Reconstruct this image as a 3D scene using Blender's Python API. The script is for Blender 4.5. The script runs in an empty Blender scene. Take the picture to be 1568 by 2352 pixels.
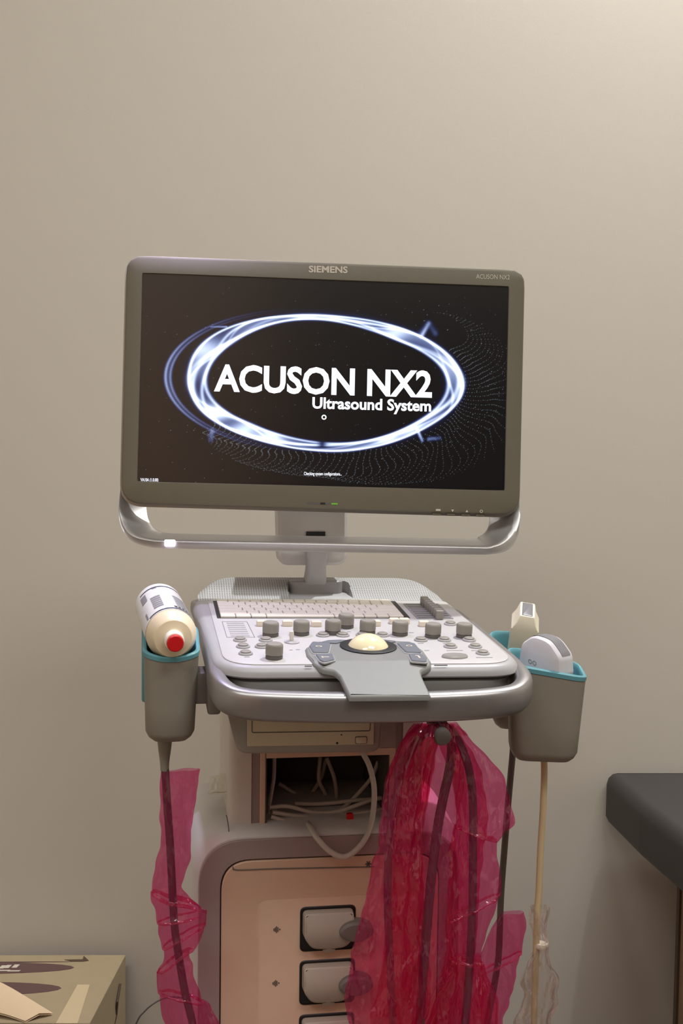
import bpy, bmesh, math, random
from math import sin, cos, pi, radians, sqrt, atan2, exp
from mathutils import Vector, Matrix, noise

scene = bpy.context.scene
COL = scene.collection
random.seed(7)

# ------------------------------------------------------------------ camera
cam_data = bpy.data.cameras.new('camera')
cam_data.sensor_fit = 'HORIZONTAL'
cam_data.sensor_width = 36.0
cam_data.lens = 2700.0 / 1568.0 * 36.0
cam_data.clip_start = 0.05
cam = bpy.data.objects.new('camera', cam_data)
COL.objects.link(cam)
cam.matrix_world = (Matrix.Translation((0, 0, 1.15)) @ Matrix.Rotation(radians(-2.5), 4, 'Z')
                    @ Matrix.Rotation(radians(90 - 3.7), 4, 'X') @ Matrix.Rotation(radians(0.75), 4, 'Z'))
scene.camera = cam

# ------------------------------------------------------------------ world, lamps, exposure
world = bpy.data.worlds.new('world')
scene.world = world
world.use_nodes = True
world.node_tree.nodes['Background'].inputs[0].default_value = (0.5, 0.5, 0.55, 1)
world.node_tree.nodes['Background'].inputs[1].default_value = 0.02
scene.view_settings.view_transform = 'Standard'
scene.view_settings.look = 'None'
scene.view_settings.gamma = 1.0
scene.view_settings.use_curve_mapping = False
scene.view_settings.exposure = -0.06
scene.cycles.transparent_max_bounces = 40
scene.cycles.max_bounces = 14

def lamp(name, kind, loc, power, color, size=0.1, rot=None, spot=None, size_y=None):
    l = bpy.data.lights.new(name, kind)
    l.energy = power
    l.color = color
    if kind == 'AREA':
        l.shape = 'DISK' if size_y is None else 'RECTANGLE'
        l.size = size
        if size_y: l.size_y = size_y
    elif kind == 'SPOT':
        l.shadow_soft_size = size
        l.spot_size = spot
        l.spot_blend = 0.5
    else:
        l.shadow_soft_size = size
    o = bpy.data.objects.new(name, l)
    COL.objects.link(o)
    o.location = loc
    if rot: o.rotation_euler = rot
    return o

CEIL = 3.1
lamp('downlight_lamp', 'AREA', (0.84, 1.90, CEIL - 0.03), 50.0, (0.97, 1.0, 1.0), 0.06)
lamp('fill_lamp', 'AREA', (0.75, -0.2, CEIL - 0.02), 33.0, (0.98, 1.0, 0.99), 1.2, size_y=0.6)  # added fill lamp: large and soft, lights the front faces
lamp('fill_lamp', 'AREA', (-0.75, -0.6, CEIL - 0.02), 25.0, (0.98, 1.0, 0.99), 1.2, size_y=0.6)  # second added fill lamp, weaker, on the left

# ------------------------------------------------------------------ materials
def lin(c):
    c = c / 255.0
    return c / 12.92 if c <= 0.04045 else ((c + 0.055) / 1.055) ** 2.4
def rgb(r, g, b): return (lin(r), lin(g), lin(b), 1)

def mat(name, col, rough=0.5, metal=0.0, spec=0.5, var=0.04, scale=60.0, bump=0.0, bscale=900.0, aniso=0, coat=0.0, sss=0.0):
    m = bpy.data.materials.new(name)
    m.use_nodes = True
    nt = m.node_tree
    b = nt.nodes['Principled BSDF']
    b.inputs['Roughness'].default_value = rough
    b.inputs['Metallic'].default_value = metal
    b.inputs['Specular IOR Level'].default_value = spec
    b.inputs['Coat Weight'].default_value = coat
    if sss:
        b.inputs['Subsurface Weight'].default_value = sss
        b.inputs['Subsurface Radius'].default_value = (0.01, 0.008, 0.005)
    tc = nt.nodes.new('ShaderNodeTexCoord')
    n = nt.nodes.new('ShaderNodeTexNoise')
    n.inputs['Scale'].default_value = scale
    n.inputs['Detail'].default_value = 4
    nt.links.new(tc.outputs['Object'], n.inputs['Vector'])
    mx = nt.nodes.new('ShaderNodeMix'); mx.data_type = 'RGBA'
    mx.inputs[6].default_value = tuple(min(1, v * (1 + var)) for v in col[:3]) + (1,)
    mx.inputs[7].default_value = tuple(v * (1 - var) for v in col[:3]) + (1,)
    nt.links.new(n.outputs['Fac'], mx.inputs[0])
    nt.links.new(mx.outputs[2], b.inputs['Base Color'])
    if bump:
        n2 = nt.nodes.new('ShaderNodeTexNoise')
        n2.inputs['Scale'].default_value = bscale
        nt.links.new(tc.outputs['Object'], n2.inputs['Vector'])
        bp = nt.nodes.new('ShaderNodeBump')
        bp.inputs['Strength'].default_value = bump
        bp.inputs['Distance'].default_value = 0.001
        nt.links.new(n2.outputs['Fac'], bp.inputs['Height'])
        nt.links.new(bp.outputs[0], b.inputs['Normal'])
    return m

def emit(name, col, strength):
    m = bpy.data.materials.new(name); m.use_nodes = True
    nt = m.node_tree
    b = nt.nodes['Principled BSDF']
    b.inputs['Base Color'].default_value = (0.02, 0.02, 0.02, 1)
    b.inputs['Emission Color'].default_value = col
    b.inputs['Emission Strength'].default_value = strength
    return m

def film(name, tint, diff, diff_fac, gloss, rough=0.12, cl=0.18):
    """thin clear plastic film: tinted transparency + a little scattering + gloss"""
    m = bpy.data.materials.new(name); m.use_nodes = True
    nt = m.node_tree
    nt.nodes.clear()
    out = nt.nodes.new('ShaderNodeOutputMaterial')
    tr = nt.nodes.new('ShaderNodeBsdfTransparent'); tr.inputs[0].default_value = tint
    di = nt.nodes.new('ShaderNodeBsdfDiffuse'); di.inputs[0].default_value = diff
    tl = nt.nodes.new('ShaderNodeBsdfTranslucent'); tl.inputs[0].default_value = diff
    gl = nt.nodes.new('ShaderNodeBsdfGlossy'); gl.inputs[0].default_value = (1, 0.9, 0.9, 1); gl.inputs[1].default_value = rough
    m1 = nt.nodes.new('ShaderNodeMixShader'); m1.inputs[0].default_value = 0.5
    m2 = nt.nodes.new('ShaderNodeMixShader'); m2.inputs[0].default_value = diff_fac
    m3 = nt.nodes.new('ShaderNodeMixShader')
    lw = nt.nodes.new('ShaderNodeFresnel'); lw.inputs[0].default_value = 1.45
    mu = nt.nodes.new('ShaderNodeMath'); mu.operation = 'MULTIPLY'; mu.inputs[1].default_value = gloss
    mi = nt.nodes.new('ShaderNodeMath'); mi.operation = 'MINIMUM'; mi.inputs[1].default_value = cl
    tc = nt.nodes.new('ShaderNodeTexCoord')
    mp = nt.nodes.new('ShaderNodeMapping'); mp.inputs['Scale'].default_value = (1.0, 1.0, 0.45); mp.inputs['Rotation'].default_value = (0.0, 0.25, 0.0)
    nz = nt.nodes.new('ShaderNodeTexNoise'); nz.inputs['Scale'].default_value = 45; nz.inputs['Detail'].default_value = 3
    vo = nt.nodes.new('ShaderNodeTexVoronoi'); vo.feature = 'DISTANCE_TO_EDGE'; vo.inputs['Scale'].default_value = 34
    ad = nt.nodes.new('ShaderNodeMath'); ad.operation = 'ADD'
    bp = nt.nodes.new('ShaderNodeBump'); bp.inputs['Strength'].default_value = 0.8; bp.inputs['Distance'].default_value = 0.012
    nt.links.new(tc.outputs['Object'], mp.inputs['Vector'])
    nt.links.new(mp.outputs[0], nz.inputs['Vector'])
    va = nt.nodes.new('ShaderNodeVectorMath'); va.operation = 'MULTIPLY_ADD'; va.inputs[1].default_value = (0.03, 0.03, 0.03)
    nt.links.new(nz.outputs['Color'], va.inputs[0]); nt.links.new(mp.outputs[0], va.inputs[2])
    nt.links.new(va.outputs[0], vo.inputs['Vector'])
    nt.links.new(vo.outputs['Distance'], ad.inputs[0]); nt.links.new(nz.outputs['Fac'], ad.inputs[1])
    nt.links.new(ad.outputs[0], bp.inputs['Height'])
    for q_ in (gl, di, tl): nt.links.new(bp.outputs[0], q_.inputs['Normal'])
    nt.links.new(di.outputs[0], m1.inputs[1]); nt.links.new(tl.outputs[0], m1.inputs[2])
    nt.links.new(tr.outputs[0], m2.inputs[1]); nt.links.new(m1.outputs[0], m2.inputs[2])
    nt.links.new(lw.outputs[0], mu.inputs[0]); nt.links.new(mu.outputs[0], mi.inputs[0]); nt.links.new(mi.outputs[0], m3.inputs[0])
    nt.links.new(m2.outputs[0], m3.inputs[1]); nt.links.new(gl.outputs[0], m3.inputs[2])
    nt.links.new(m3.outputs[0], out.inputs[0])
    return m

M = {}
M['wall'] = mat('wall_paint', rgb(212, 204, 192), 0.65, spec=0.3, var=0.012, scale=3, bump=0.06, bscale=260)
M['ceiling'] = mat('ceiling_paint', rgb(225, 220, 212), 0.8)
M['floor'] = mat('floor_vinyl', rgb(112, 98, 86), 0.4, var=0.08, scale=8)
M['bezel'] = mat('bezel_grey', rgb(108, 101, 84), 0.55, bump=0.15, bscale=2500)
M['shell'] = mat('shell_silver', rgb(172, 170, 164), 0.35, metal=0.6)
M['silver'] = mat('brushed_silver', rgb(190, 186, 184), 0.42, metal=0.8)
M['rail'] = mat('handle_silver', rgb(158, 154, 154), 0.36, metal=0.8)
M['console'] = mat('console_grey', rgb(166, 163, 164), 0.42)
M['console_dark'] = mat('console_dark_grey', rgb(96, 92, 90), 0.45)
M['panel'] = mat('panel_pale', rgb(188, 184, 183), 0.45)
M['tee'] = mat('palm_rest_grey', rgb(130, 130, 127), 0.45, bump=0.06)
M['knob'] = mat('knob_grey', rgb(140, 134, 126), 0.5)
M['knob_dark'] = mat('knob_skirt', rgb(92, 86, 82), 0.5)
M['button'] = mat('button_grey', rgb(168, 164, 161), 0.25, metal=0.3)
M['slate'] = mat('button_slate', rgb(112, 114, 122), 0.4)
M['cream'] = mat('cream_plastic', rgb(228, 214, 196), 0.4)
M['key'] = mat('key_cream', rgb(216, 208, 196), 0.45)
M['black'] = mat('black_plastic', rgb(26, 24, 24), 0.5)
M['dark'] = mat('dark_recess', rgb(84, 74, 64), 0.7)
M['ball'] = mat('ivory_ball', rgb(240, 226, 186), 0.12, coat=0.4)
M['ink'] = mat('grey_ink', rgb(138, 134, 136), 0.6)
M['ink_light'] = mat('light_grey_ink', rgb(172, 168, 170), 0.6)
M['ink_dark'] = mat('dark_ink', rgb(64, 58, 58), 0.6)
M['ink_pale'] = mat('pale_ink', rgb(206, 196, 180), 0.6)
M['holder'] = mat('holder_grey', rgb(138, 131, 118), 0.55, bump=0.1, bscale=1800)
M['teal'] = mat('teal_rubber', rgb(92, 150, 160), 0.5)
M['column'] = mat('column_white', rgb(216, 206, 198), 0.5)
M['peach'] = mat('base_beige', rgb(212, 178, 152), 0.5)
M['mauve'] = mat('base_mauve_grey', rgb(156, 138, 134), 0.55)
M['basewhite'] = mat('base_white', rgb(216, 212, 208), 0.5)
M['drive'] = mat('drive_cream', rgb(206, 192, 164), 0.5)
M['housing'] = mat('housing_grey', rgb(158, 150, 140), 0.5)
M['connector'] = mat('connector_grey', rgb(172, 160, 146), 0.5)
M['lever'] = mat('lever_grey', rgb(112, 104, 98), 0.45)
M['cablegrey'] = mat('cable_grey', rgb(196, 186, 174), 0.5)
M['cabledark'] = mat('cable_dark', rgb(92, 78, 72), 0.5)
M['cablecream'] = mat('cable_cream', rgb(204, 180, 140), 0.5)
M['probe'] = mat('probe_cream', rgb(238, 228, 204), 0.35)
M['probegrey'] = mat('probe_grey', rgb(206, 202, 206), 0.35)
M['lens'] = mat('lens_grey', rgb(120, 118, 122), 0.4)
M['bottle'] = mat('bottle_plastic', rgb(238, 232, 220), 0.22, coat=0.3, sss=0.1)
M['bottlecream'] = mat('bottle_shoulder', rgb(232, 214, 184), 0.3, sss=0.2)
M['labelwhite'] = mat('label_white', rgb(240, 240, 240), 0.18, coat=0.5)
M['navy'] = mat('navy_ink', rgb(42, 44, 78), 0.4)
M['red'] = mat('red_cap', rgb(206, 22, 26), 0.35)
M['paper'] = mat('tissue_white', rgb(244, 240, 228), 0.8)
M['vinyl'] = mat('black_vinyl', rgb(54, 50, 49), 0.5, bump=0.2, bscale=600)
M['wood'] = mat('bed_brown', rgb(150, 122, 94), 0.5, var=0.1, scale=14)
M['woodedge'] = mat('bed_edge', rgb(84, 66, 50), 0.5)
M['card'] = mat('cardboard', rgb(164, 146, 116), 0.8, var=0.05, scale=40)
M['cardpale'] = mat('cardboard_flap', rgb(216, 190, 156), 0.8)
M['maroon'] = mat('maroon_print', rgb(96, 70, 66), 0.7)
M['tape'] = mat('packing_tape', rgb(204, 184, 148), 0.3)
M['white_emit'] = emit('screen_white', (0.9, 0.92, 1.0, 1), 1.5)
M['led'] = emit('led_white', (0.86, 0.82, 1.0, 1), 6.0)
M['green'] = emit('led_green', (0.25, 0.75, 0.05, 1), 0.45)
M['pink'] = film('pink_film', (0.95, 0.47, 0.68, 1), (0.97, 0.08, 0.30, 1), 0.10, 1.5, 0.08, 0.08)
M['clear'] = film('clear_film', (0.985, 0.975, 0.97, 1), (0.85, 0.78, 0.76, 1), 0.05, 3.0, 0.10, 0.5)
M['glow'] = bpy.data.materials.new('screen_picture'); M['glow'].use_nodes = True
_nt = M['glow'].node_tree
_b = _nt.nodes['Principled BSDF']
_b.inputs['Base Color'].default_value = rgb(16, 13, 14)
_b.inputs['Roughness'].default_value = 0.24
_b.inputs['Specular IOR Level'].default_value = 1.0
_a = _nt.nodes.new('ShaderNodeAttribute'); _a.attribute_name = 'picture'
_nt.links.new(_a.outputs['Color'], _b.inputs['Emission Color'])
_b.inputs['Emission Strength'].default_value = 1.3

# perforated grille: rows of round holes
def grille_mat():
    m = mat('grille_grey', rgb(184, 183, 184), 0.45)
    nt = m.node_tree; b = nt.nodes['Principled BSDF']
    uv = nt.nodes.new('ShaderNodeTexCoord')
    sc = nt.nodes.new('ShaderNodeVectorMath'); sc.operation = 'MULTIPLY'; sc.inputs[1].default_value = (1, 1, 1)
    nt.links.new(uv.outputs['UV'], sc.inputs[0])
    fr = nt.nodes.new('ShaderNodeVectorMath'); fr.operation = 'FRACTION'
    nt.links.new(sc.outputs[0], fr.inputs[0])
    sb = nt.nodes.new('ShaderNodeVectorMath'); sb.operation = 'SUBTRACT'; sb.inputs[1].default_value = (0.5, 0.5, 0)
    nt.links.new(fr.outputs[0], sb.inputs[0])
    ln = nt.nodes.new('ShaderNodeVectorMath'); ln.operation = 'LENGTH'
    nt.links.new(sb.outputs[0], ln.inputs[0])
    lt = nt.nodes.new('ShaderNodeMath'); lt.operation = 'LESS_THAN'; lt.inputs[1].default_value = 0.27
    nt.links.new(ln.outputs['Value'], lt.inputs[0])
    src = b.inputs['Base Color'].links[0].from_socket
    mx = nt.nodes.new('ShaderNodeMix'); mx.data_type = 'RGBA'
    nt.links.new(lt.outputs[0], mx.inputs[0]); nt.links.new(src, mx.inputs[6])
    mx.inputs[7].default_value = rgb(104, 100, 100)
    nt.links.new(mx.outputs[2], b.inputs['Base Color'])
    return m
M['grille'] = grille_mat()

# ------------------------------------------------------------------ object helpers
MROOT = Matrix.Translation((0.025, 1.4593, 0)) @ Matrix.Rotation(radians(6.5), 4, 'Z')   # machine frame -> world
KM = Matrix([[0.9999, -0.0087, 0.013, 0.0], [0.0098, 0.9958, -0.0905, 0.0], [-0.0122, 0.0906, 0.9958, 0.9318], [0, 0, 0, 1]])            # control panel frame -> machine frame
SM = Matrix([[0.9958, 0.0885, 0.0214, 0.0222], [-0.0898, 0.9931, 0.0755, 0.0385], [-0.0146, -0.0771, 0.9969, 1.2172], [0, 0, 0, 1]])            # monitor frame -> machine frame (x right, y away, z up)
ID = Matrix.Identity(4)

def tag(o, label, cat, group=None, kind=None):
    o['label'] = label; o['category'] = cat
    if group: o['group'] = group
    if kind: o['kind'] = kind
    return o

def empty(name, mw):
    o = bpy.data.objects.new(name, None)
    o.empty_display_size = 0.05
    COL.objects.link(o)
    o.matrix_world = mw
    return o

class G:
    """collects geometry in one frame, then links it as one mesh object"""
    def __init__(s, frame=ID):
        s.bm = bmesh.new(); s.f = frame
    def ring(s, pts):
        return [s.bm.verts.new(s.f @ Vector(p)) for p in pts]
    def face(s, vs, smooth=True):
        try:
            f = s.bm.faces.new(vs); f.smooth = smooth; return f
        except ValueError:
            return None
    def loft(s, rings, cap0=True, cap1=True, close=True, smooth=True):
        R = [s.ring(r) for r in rings]
        n = len(R[0])
        for a, b in zip(R, R[1:]):
            for i in range(n if close else n - 1):
                j = (i + 1) % n
                s.face([a[i], a[j], b[j], b[i]], smooth)
        if cap0: s.face(list(reversed(R[0])), smooth)
        if cap1: s.face(R[-1], smooth)
        return s
    def box(s, x0, x1, y0, y1, z0, z1, bev=0.0, seg=2):
        vs = [s.bm.verts.new(Vector((x, y, z))) for x in (x0, x1) for y in (y0, y1) for z in (z0, z1)]
        fs = []
        for q in ((0, 1, 3, 2), (4, 6, 7, 5), (0, 4, 5, 1), (2, 3, 7, 6), (0, 2, 6, 4), (1, 5, 7, 3)):
            fs.append(s.bm.faces.new([vs[i] for i in q]))
        if bev:
            es = list({e for f in fs for e in f.edges})
            r = bmesh.ops.bevel(s.bm, geom=es, offset=bev, segments=seg, affect='EDGES', profile=0.5)
            for f in r['faces']: f.smooth = True
            vs = list({v for v in r['verts']} | {v for v in vs if v.is_valid})
        for v in vs:
            if v.is_valid: v.co = s.f @ v.co
        return s
    def slab(s, outline, prof, fn=None, cap0=True, cap1=True):
        """outline CCW in (a,b); prof = [(inset, c), ...]; fn maps (a,b,c)->xyz"""
        fn = fn or (lambda a, b, c: (a, b, c))
        rings = []
        for ins, c in prof:
            rings.append([fn(a, b, c) for a, b in inset(outline, ins)])
        return s.loft(rings, cap0, cap1)
    def tube(s, path, r, n=10, caps=True):
        path = [Vector(p) for p in path]
        m = len(path)
        t0 = (path[1] - path[0]).normalized()
        up = Vector((0, 0, 1)) if abs(t0.z) < 0.9 else Vector((1, 0, 0))
        nn = t0.cross(up).normalized()
        rings = []
        for i, p in enumerate(path):
            t = (path[min(i + 1, m - 1)] - path[max(i - 1, 0)]).normalized()
            nn = (nn - t * nn.dot(t)).normalized()
            bb = t.cross(nn)
            rr = r(i / (m - 1)) if callable(r) else r
            rings.append([p + nn * (rr * cos(2 * pi * k / n)) + bb * (rr * sin(2 * pi * k / n)) for k in range(n)])
        return s.loft(rings, caps, caps)
    def lathe(s, prof, center=(0, 0, 0), axis=(0, 0, 1), n=28, cap0=True, cap1=True):
        """prof = [(radius, height along axis)]"""
        a = Vector(axis).normalized()
        u = a.cross(Vector((0, 1, 0)) if abs(a.y) < 0.9 else Vector((1, 0, 0))).normalized()
        v = a.cross(u)
        c = Vector(center)
        return s.loft([[c + a * h + u * (r * cos(2 * pi * k / n)) + v * (r * sin(2 * pi * k / n)) for k in range(n)] for r, h in prof], cap0, cap1)
    def build(s, name, m, parent=None, label=None, world=None, autosmooth=35):
        bmesh.ops.recalc_face_normals(s.bm, faces=s.bm.faces)
        me = bpy.data.meshes.new(name)
        s.bm.to_mesh(me); s.bm.free()
        me.materials.append(m)
        if autosmooth:
            try: me.set_sharp_from_angle(angle=radians(autosmooth))
            except Exception: pass
        o = bpy.data.objects.new(name, me)
        COL.objects.link(o)
        if parent: o.parent = parent
        elif world is not None: o.matrix_world = world
        if label: o['label'] = label
        return o

def inset(pts, d):
    if abs(d) < 1e-9: return list(pts)
    n = len(pts); out = []
    for i in range(n):
        p0 = Vector(pts[i - 1]); p1 = Vector(pts[i]); p2 = Vector(pts[(i + 1) % n])
        e1 = (p1 - p0); e2 = (p2 - p1)
        if e1.length < 1e-9: e1 = e2
        if e2.length < 1e-9: e2 = e1
        e1.normalize(); e2.normalize()
        n1 = Vector((-e1.y, e1.x)); n2 = Vector((-e2.y, e2.x))
        b = (n1 + n2)
        if b.length < 1e-6: b = n1
        b.normalize()
        k = max(0.35, b.dot(n1))
        out.append(tuple(p1 + b * (d / k)))
    return out

def ccw(pts):
    a = sum(pts[i - 1][0] * pts[i][1] - pts[i][0] * pts[i - 1][1] for i in range(len(pts)))
    return list(pts) if a > 0 else list(reversed(pts))

def rpoly(pts, rad, n=6):
    """polygon with rounded corners; rad = one radius or one per corner"""
    N = len(pts); out = []
    for i in range(N):
        r = rad if not isinstance(rad, (list, tuple)) else rad[i]
        p0 = Vector(pts[i - 1]); p = Vector(pts[i]); p2 = Vector(pts[(i + 1) % N])
        a = (p0 - p); b = (p2 - p)
        la, lb = a.length, b.length
        a.normalize(); b.normalize()
        if r <= 1e-6:
            out.append(tuple(p)); continue
        ang = a.angle(b)
        d = min(r / math.tan(ang / 2), la * 0.49, lb * 0.49)
        q0 = p + a * d; q1 = p + b * d
        for k in range(n + 1):
            t = k / n
            out.append(tuple(q0 * (1 - t) ** 2 + p * 2 * t * (1 - t) + q1 * t ** 2))
    return out

def rrect(x0, x1, y0, y1, r, n=6):
    return rpoly([(x0, y0), (x1, y0), (x1, y1), (x0, y1)], r, n)

def spline(pts, n=8):
    """Catmull-Rom through points of any dimension"""
    P = [tuple(p) for p in pts]
    P = [tuple(2 * a - b for a, b in zip(P[0], P[1]))] + P + [tuple(2 * a - b for a, b in zip(P[-1], P[-2]))]
    out = []
    for i in range(1, len(P) - 2):
        for k in range(n):
            t = k / n
            out.append(tuple(0.5 * (2 * b + (c - a) * t + (2 * a - 5 * b + 4 * c - d) * t * t + (3 * b - a - 3 * c + d) * t ** 3)
                             for a, b, c, d in zip(P[i - 1], P[i], P[i + 1], P[i + 2])))
    out.append(P[-2])
    return out

front = lambda a, b, c: (a, -c, b)        # (x, z, forward) -> machine / monitor axes

def text_mesh(name, s, m, parent, frame, x0, base0, x1, base1, cap, lift, offset=0.0, thick=0.0002, plane='S'):
    """lettering of real thickness, fitted between two baseline ends with cap height `cap`"""
    cu = bpy.data.curves.new(name, 'FONT')
    cu.body = s; cu.size = 1.0; cu.offset = offset; cu.resolution_u = 3
    to = bpy.data.objects.new(name + '_tmp', cu)
    COL.objects.link(to)
    dg = bpy.context.evaluated_depsgraph_get()
    me = bpy.data.meshes.new_from_object(to.evaluated_get(dg))
    COL.objects.unlink(to); bpy.data.objects.remove(to)
    xs = [v.co.x for v in me.vertices]
    xa, xb = min(xs), max(xs)
    CAP = 0.729
    L = sqrt((x1 - x0) ** 2 + (base1 - base0) ** 2)
    ang = atan2(base1 - base0, x1 - x0)
    sx = L / (xb - xa); sy = cap / CAP
    bm = bmesh.new(); bm.from_mesh(me)
    for v in bm.verts:
        a = (v.co.x - xa) * sx; b = v.co.y * sy
        px = x0 + a * cos(ang) - b * sin(ang) if plane == 'S' else x0 + a
        pz = base0 + a * sin(ang) + b * cos(ang)
        v.co = frame @ (Vector((px, -lift, pz)) if plane == 'S' else Vector((x0 + a * cos(ang) - b * sin(ang), pz, lift)))
    bm.to_mesh(me); bm.free()
    me.materials.append(m)
    o = bpy.data.objects.new(name, me)
    COL.objects.link(o); o.parent = parent
    return o

def struct(o):
    o['kind'] = 'structure'
    return o

# ------------------------------------------------------------------ the room
WY = 2.10
def room_box(name, x0, x1, y0, y1, z0, z1, m, label, cat):
    o = G().box(x0, x1, y0, y1, z0, z1).build(name, m)
    struct(o); tag(o, label, cat)
    return o
room_box('wall_back', -2.0, 2.2, WY, WY + 0.1, 0, CEIL, M['wall'], 'plain warm off-white painted wall behind the machine', 'wall')
room_box('wall_left', -2.1, -2.0, -1.9, WY + 0.1, 0, CEIL, M['wall'], 'off-white painted side wall left of the camera view', 'wall')
room_box('wall_right', 2.2, 2.3, -1.9, WY + 0.1, 0, CEIL, M['wall'], 'off-white painted side wall right of the camera view', 'wall')
room_box('wall_front', -2.0, 2.2, -2.0, -1.9, 0, CEIL, M['wall'], 'off-white painted wall behind the camera', 'wall')
room_box('floor', -2.1, 2.3, -2.0, WY + 0.1, -0.1, 0, M['floor'], 'warm brown vinyl floor of the room', 'floor')
room_box('ceiling', -2.1, 2.3, -2.0, WY + 0.1, CEIL, CEIL + 0.1, M['ceiling'], 'white ceiling of the room', 'ceiling')

M['backdrop'] = mat('backdrop_brown', rgb(206, 168, 140), 0.5, var=0.08, scale=6)  # pale board added to warm the left of the screen's reflection
M['backdrop_dark'] = mat('backdrop_black', rgb(30, 28, 30), 0.8)  # dark board added to darken the right of the screen's reflection
room_box('backdrop_1', -1.55, -0.02, -1.9, -1.86, 0, 2.5, M['backdrop'], 'pale brown door behind the camera to the left', 'backdrop')
room_box('backdrop_2', 0.02, 1.9, -1.9, -1.86, 0, 2.5, M['backdrop_dark'], 'dark door added behind the camera, mirrored in the screen at the right', 'backdrop')

# ------------------------------------------------------------------ the machine
root = empty('ultrasound_machine', MROOT)
tag(root, 'grey and white ultrasound machine with lit widescreen monitor and sloped control panel', 'ultrasound machine')

# ---- monitor (drawn in its own frame: x right, y away from viewer, z up; 0 = bezel front)
SW = 0.46607884; HW = SW / 2; HH = SW * 9 / 32
bez = ccw(rpoly([(-0.2572, 0.1572), (0.2581, 0.1573), (0.2574, -0.1655), (-0.2569, -0.1626)], [0.0+.026, .024, .030, .030], 10))
monitor = G(SM).slab(bez, [(0.006, -0.034), (0.0, -0.028), (0.0, -0.020)], front, True, True).build('monitor', M['shell'], root, 'silver back shell of the monitor')
# bezel ring: outer outline, front face, opening for the screen
op = rrect(-HW, HW, -HH, HH, 0.0008, 1)
def ring_between(outer, inner, n=200):
    """points at equal angles on both outlines, seen from the middle"""
    def hit(poly, ang):
        d = Vector((cos(ang), sin(ang))); best = 0
        for i in range(len(poly)):
            a = Vector(poly[i - 1]); b = Vector(poly[i]); e = b - a
            den = d.x * e.y - d.y * e.x
            if abs(den) < 1e-12: continue
            t = (a.x * e.y - a.y * e.x) / den
            u = (a.x * d.y - a.y * d.x) / den
            if t > 0 and -1e-6 <= u <= 1 + 1e-6: best = max(best, t)
        return tuple(d * best)
    angs = sorted([2 * pi * k / n for k in range(n)] + [atan2(sy * HH, sx * HW) % (2 * pi) for sx in (-1, 1) for sy in (-1, 1)])
    return [hit(outer, a) for a in angs], [hit(inner, a) for a in angs]
o0, i0 = ring_between(inset(bez, 0.0035), op)
g = G(SM)
g.loft([[front(a, b, -0.0205) for a, b in o0], [front(a, b, -0.004) for a, b in o0],
        [front(a, b, -0.0012) for a, b in inset(o0, 0.0012)], [front(a, b, 0.0) for a, b in inset(o0, 0.004)],
        [front(a, b, 0.0) for a, b in inset(i0, -0.0006)], [front(a, b, -0.003) for a, b in i0], [front(a, b, -0.0205) for a, b in i0]], False, False)
g.build('bezel', M['bezel'], monitor, 'matte brown-grey front bezel')

# ---- screen picture: emission colours on a fine grid (a lit display)
NX, NY = 600, 338
A0, B0 = SW * 0.3800, SW * 0.1894
CU, CV = -0.0006, SW * 0.0042
import numpy as np
U = np.linspace(-HW, HW, NX); V = np.linspace(-HH, HH, NY)
uu, vv = np.meshgrid(U, V)
th = np.arctan2((vv - CV) / B0, (uu - CU) / A0)
rho = np.sqrt(((uu - CU) / A0) ** 2 + ((vv - CV) / B0) ** 2)
d2r = pi / 180
def bump_at(c, w): 
    d = (th - c * d2r + pi) % (2 * pi) - pi
    return np.exp(-(d / (w * d2r)) ** 2)
ro = 0.985 + 0.012 * np.sin(3 * th + 0.6) + 0.010 * np.sin(5 * th + 2.0) - 0.03 * bump_at(75, 25)
ri = 0.845 + 0.020 * np.sin(2 * th + 2.2) + 0.022 * np.sin(4 * th + 0.5) + 0.05 * bump_at(-95, 40) + 0.05 * bump_at(95, 35) - 0.02 * bump_at(185, 25) + 0.035 * bump_at(-20, 35)
def strand(r, w, a): return a * np.exp(-((rho - r) / w) ** 2)
I = strand(ro, 0.011, 1.3) + strand(ri, 0.013, 1.0)
inside = 1 / (1 + np.exp(-(rho - ri) / 0.006)) / (1 + np.exp((rho - ro) / 0.006))
for k, ph, wd, am in ((2, 0.4, 0.016, 1.3), (3, 2.1, 0.012, 0.9), (5, 4.0, 0.010, 0.7), (4, 1.2, 0.020, 0.6)):
    f = 0.5 + 0.5 * np.sin(k * th + ph)
    I += strand(ri + (ro - ri) * f, wd, am) * (0.45 + 0.55 * np.sin(3 * th + ph * 2) ** 2)
I += inside * (0.17 + 0.12 * np.sin(9 * th + 14 * rho))
for c, w, am in ((213, 6, 1.3), (232, 6, 1.1), (300, 6, 1.0), (312, 7, 0.9), (56, 6, 0.9), (155, 9, 0.9), (100, 5, 0.7), (20, 12, 0.5), (245, 6, 0.9)):
    I += inside * bump_at(c, w) * am
I *= 1 - 0.93 * bump_at(-90.5, 2.2) * (rho < 0.955)
I += 0.05 * np.exp(-((rho - 0.94) / 0.06) ** 2)
# second faint dotted loop on the left
rl = 1.0 + 0.135 * np.clip(np.cos(th - 176 * d2r), 0, 1) ** 0.8
wl = 0.5 + 0.5 * np.sin(th * 420)
left = bump_at(181, 38)
I += left * (strand(rl, 0.010, 0.75) * (0.45 + 0.55 * wl) + strand(rl - 0.035, 0.009, 0.55) * (0.3 + 0.7 * wl) + 0.10 * (rho > rl - 0.035) * (rho < rl))
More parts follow.
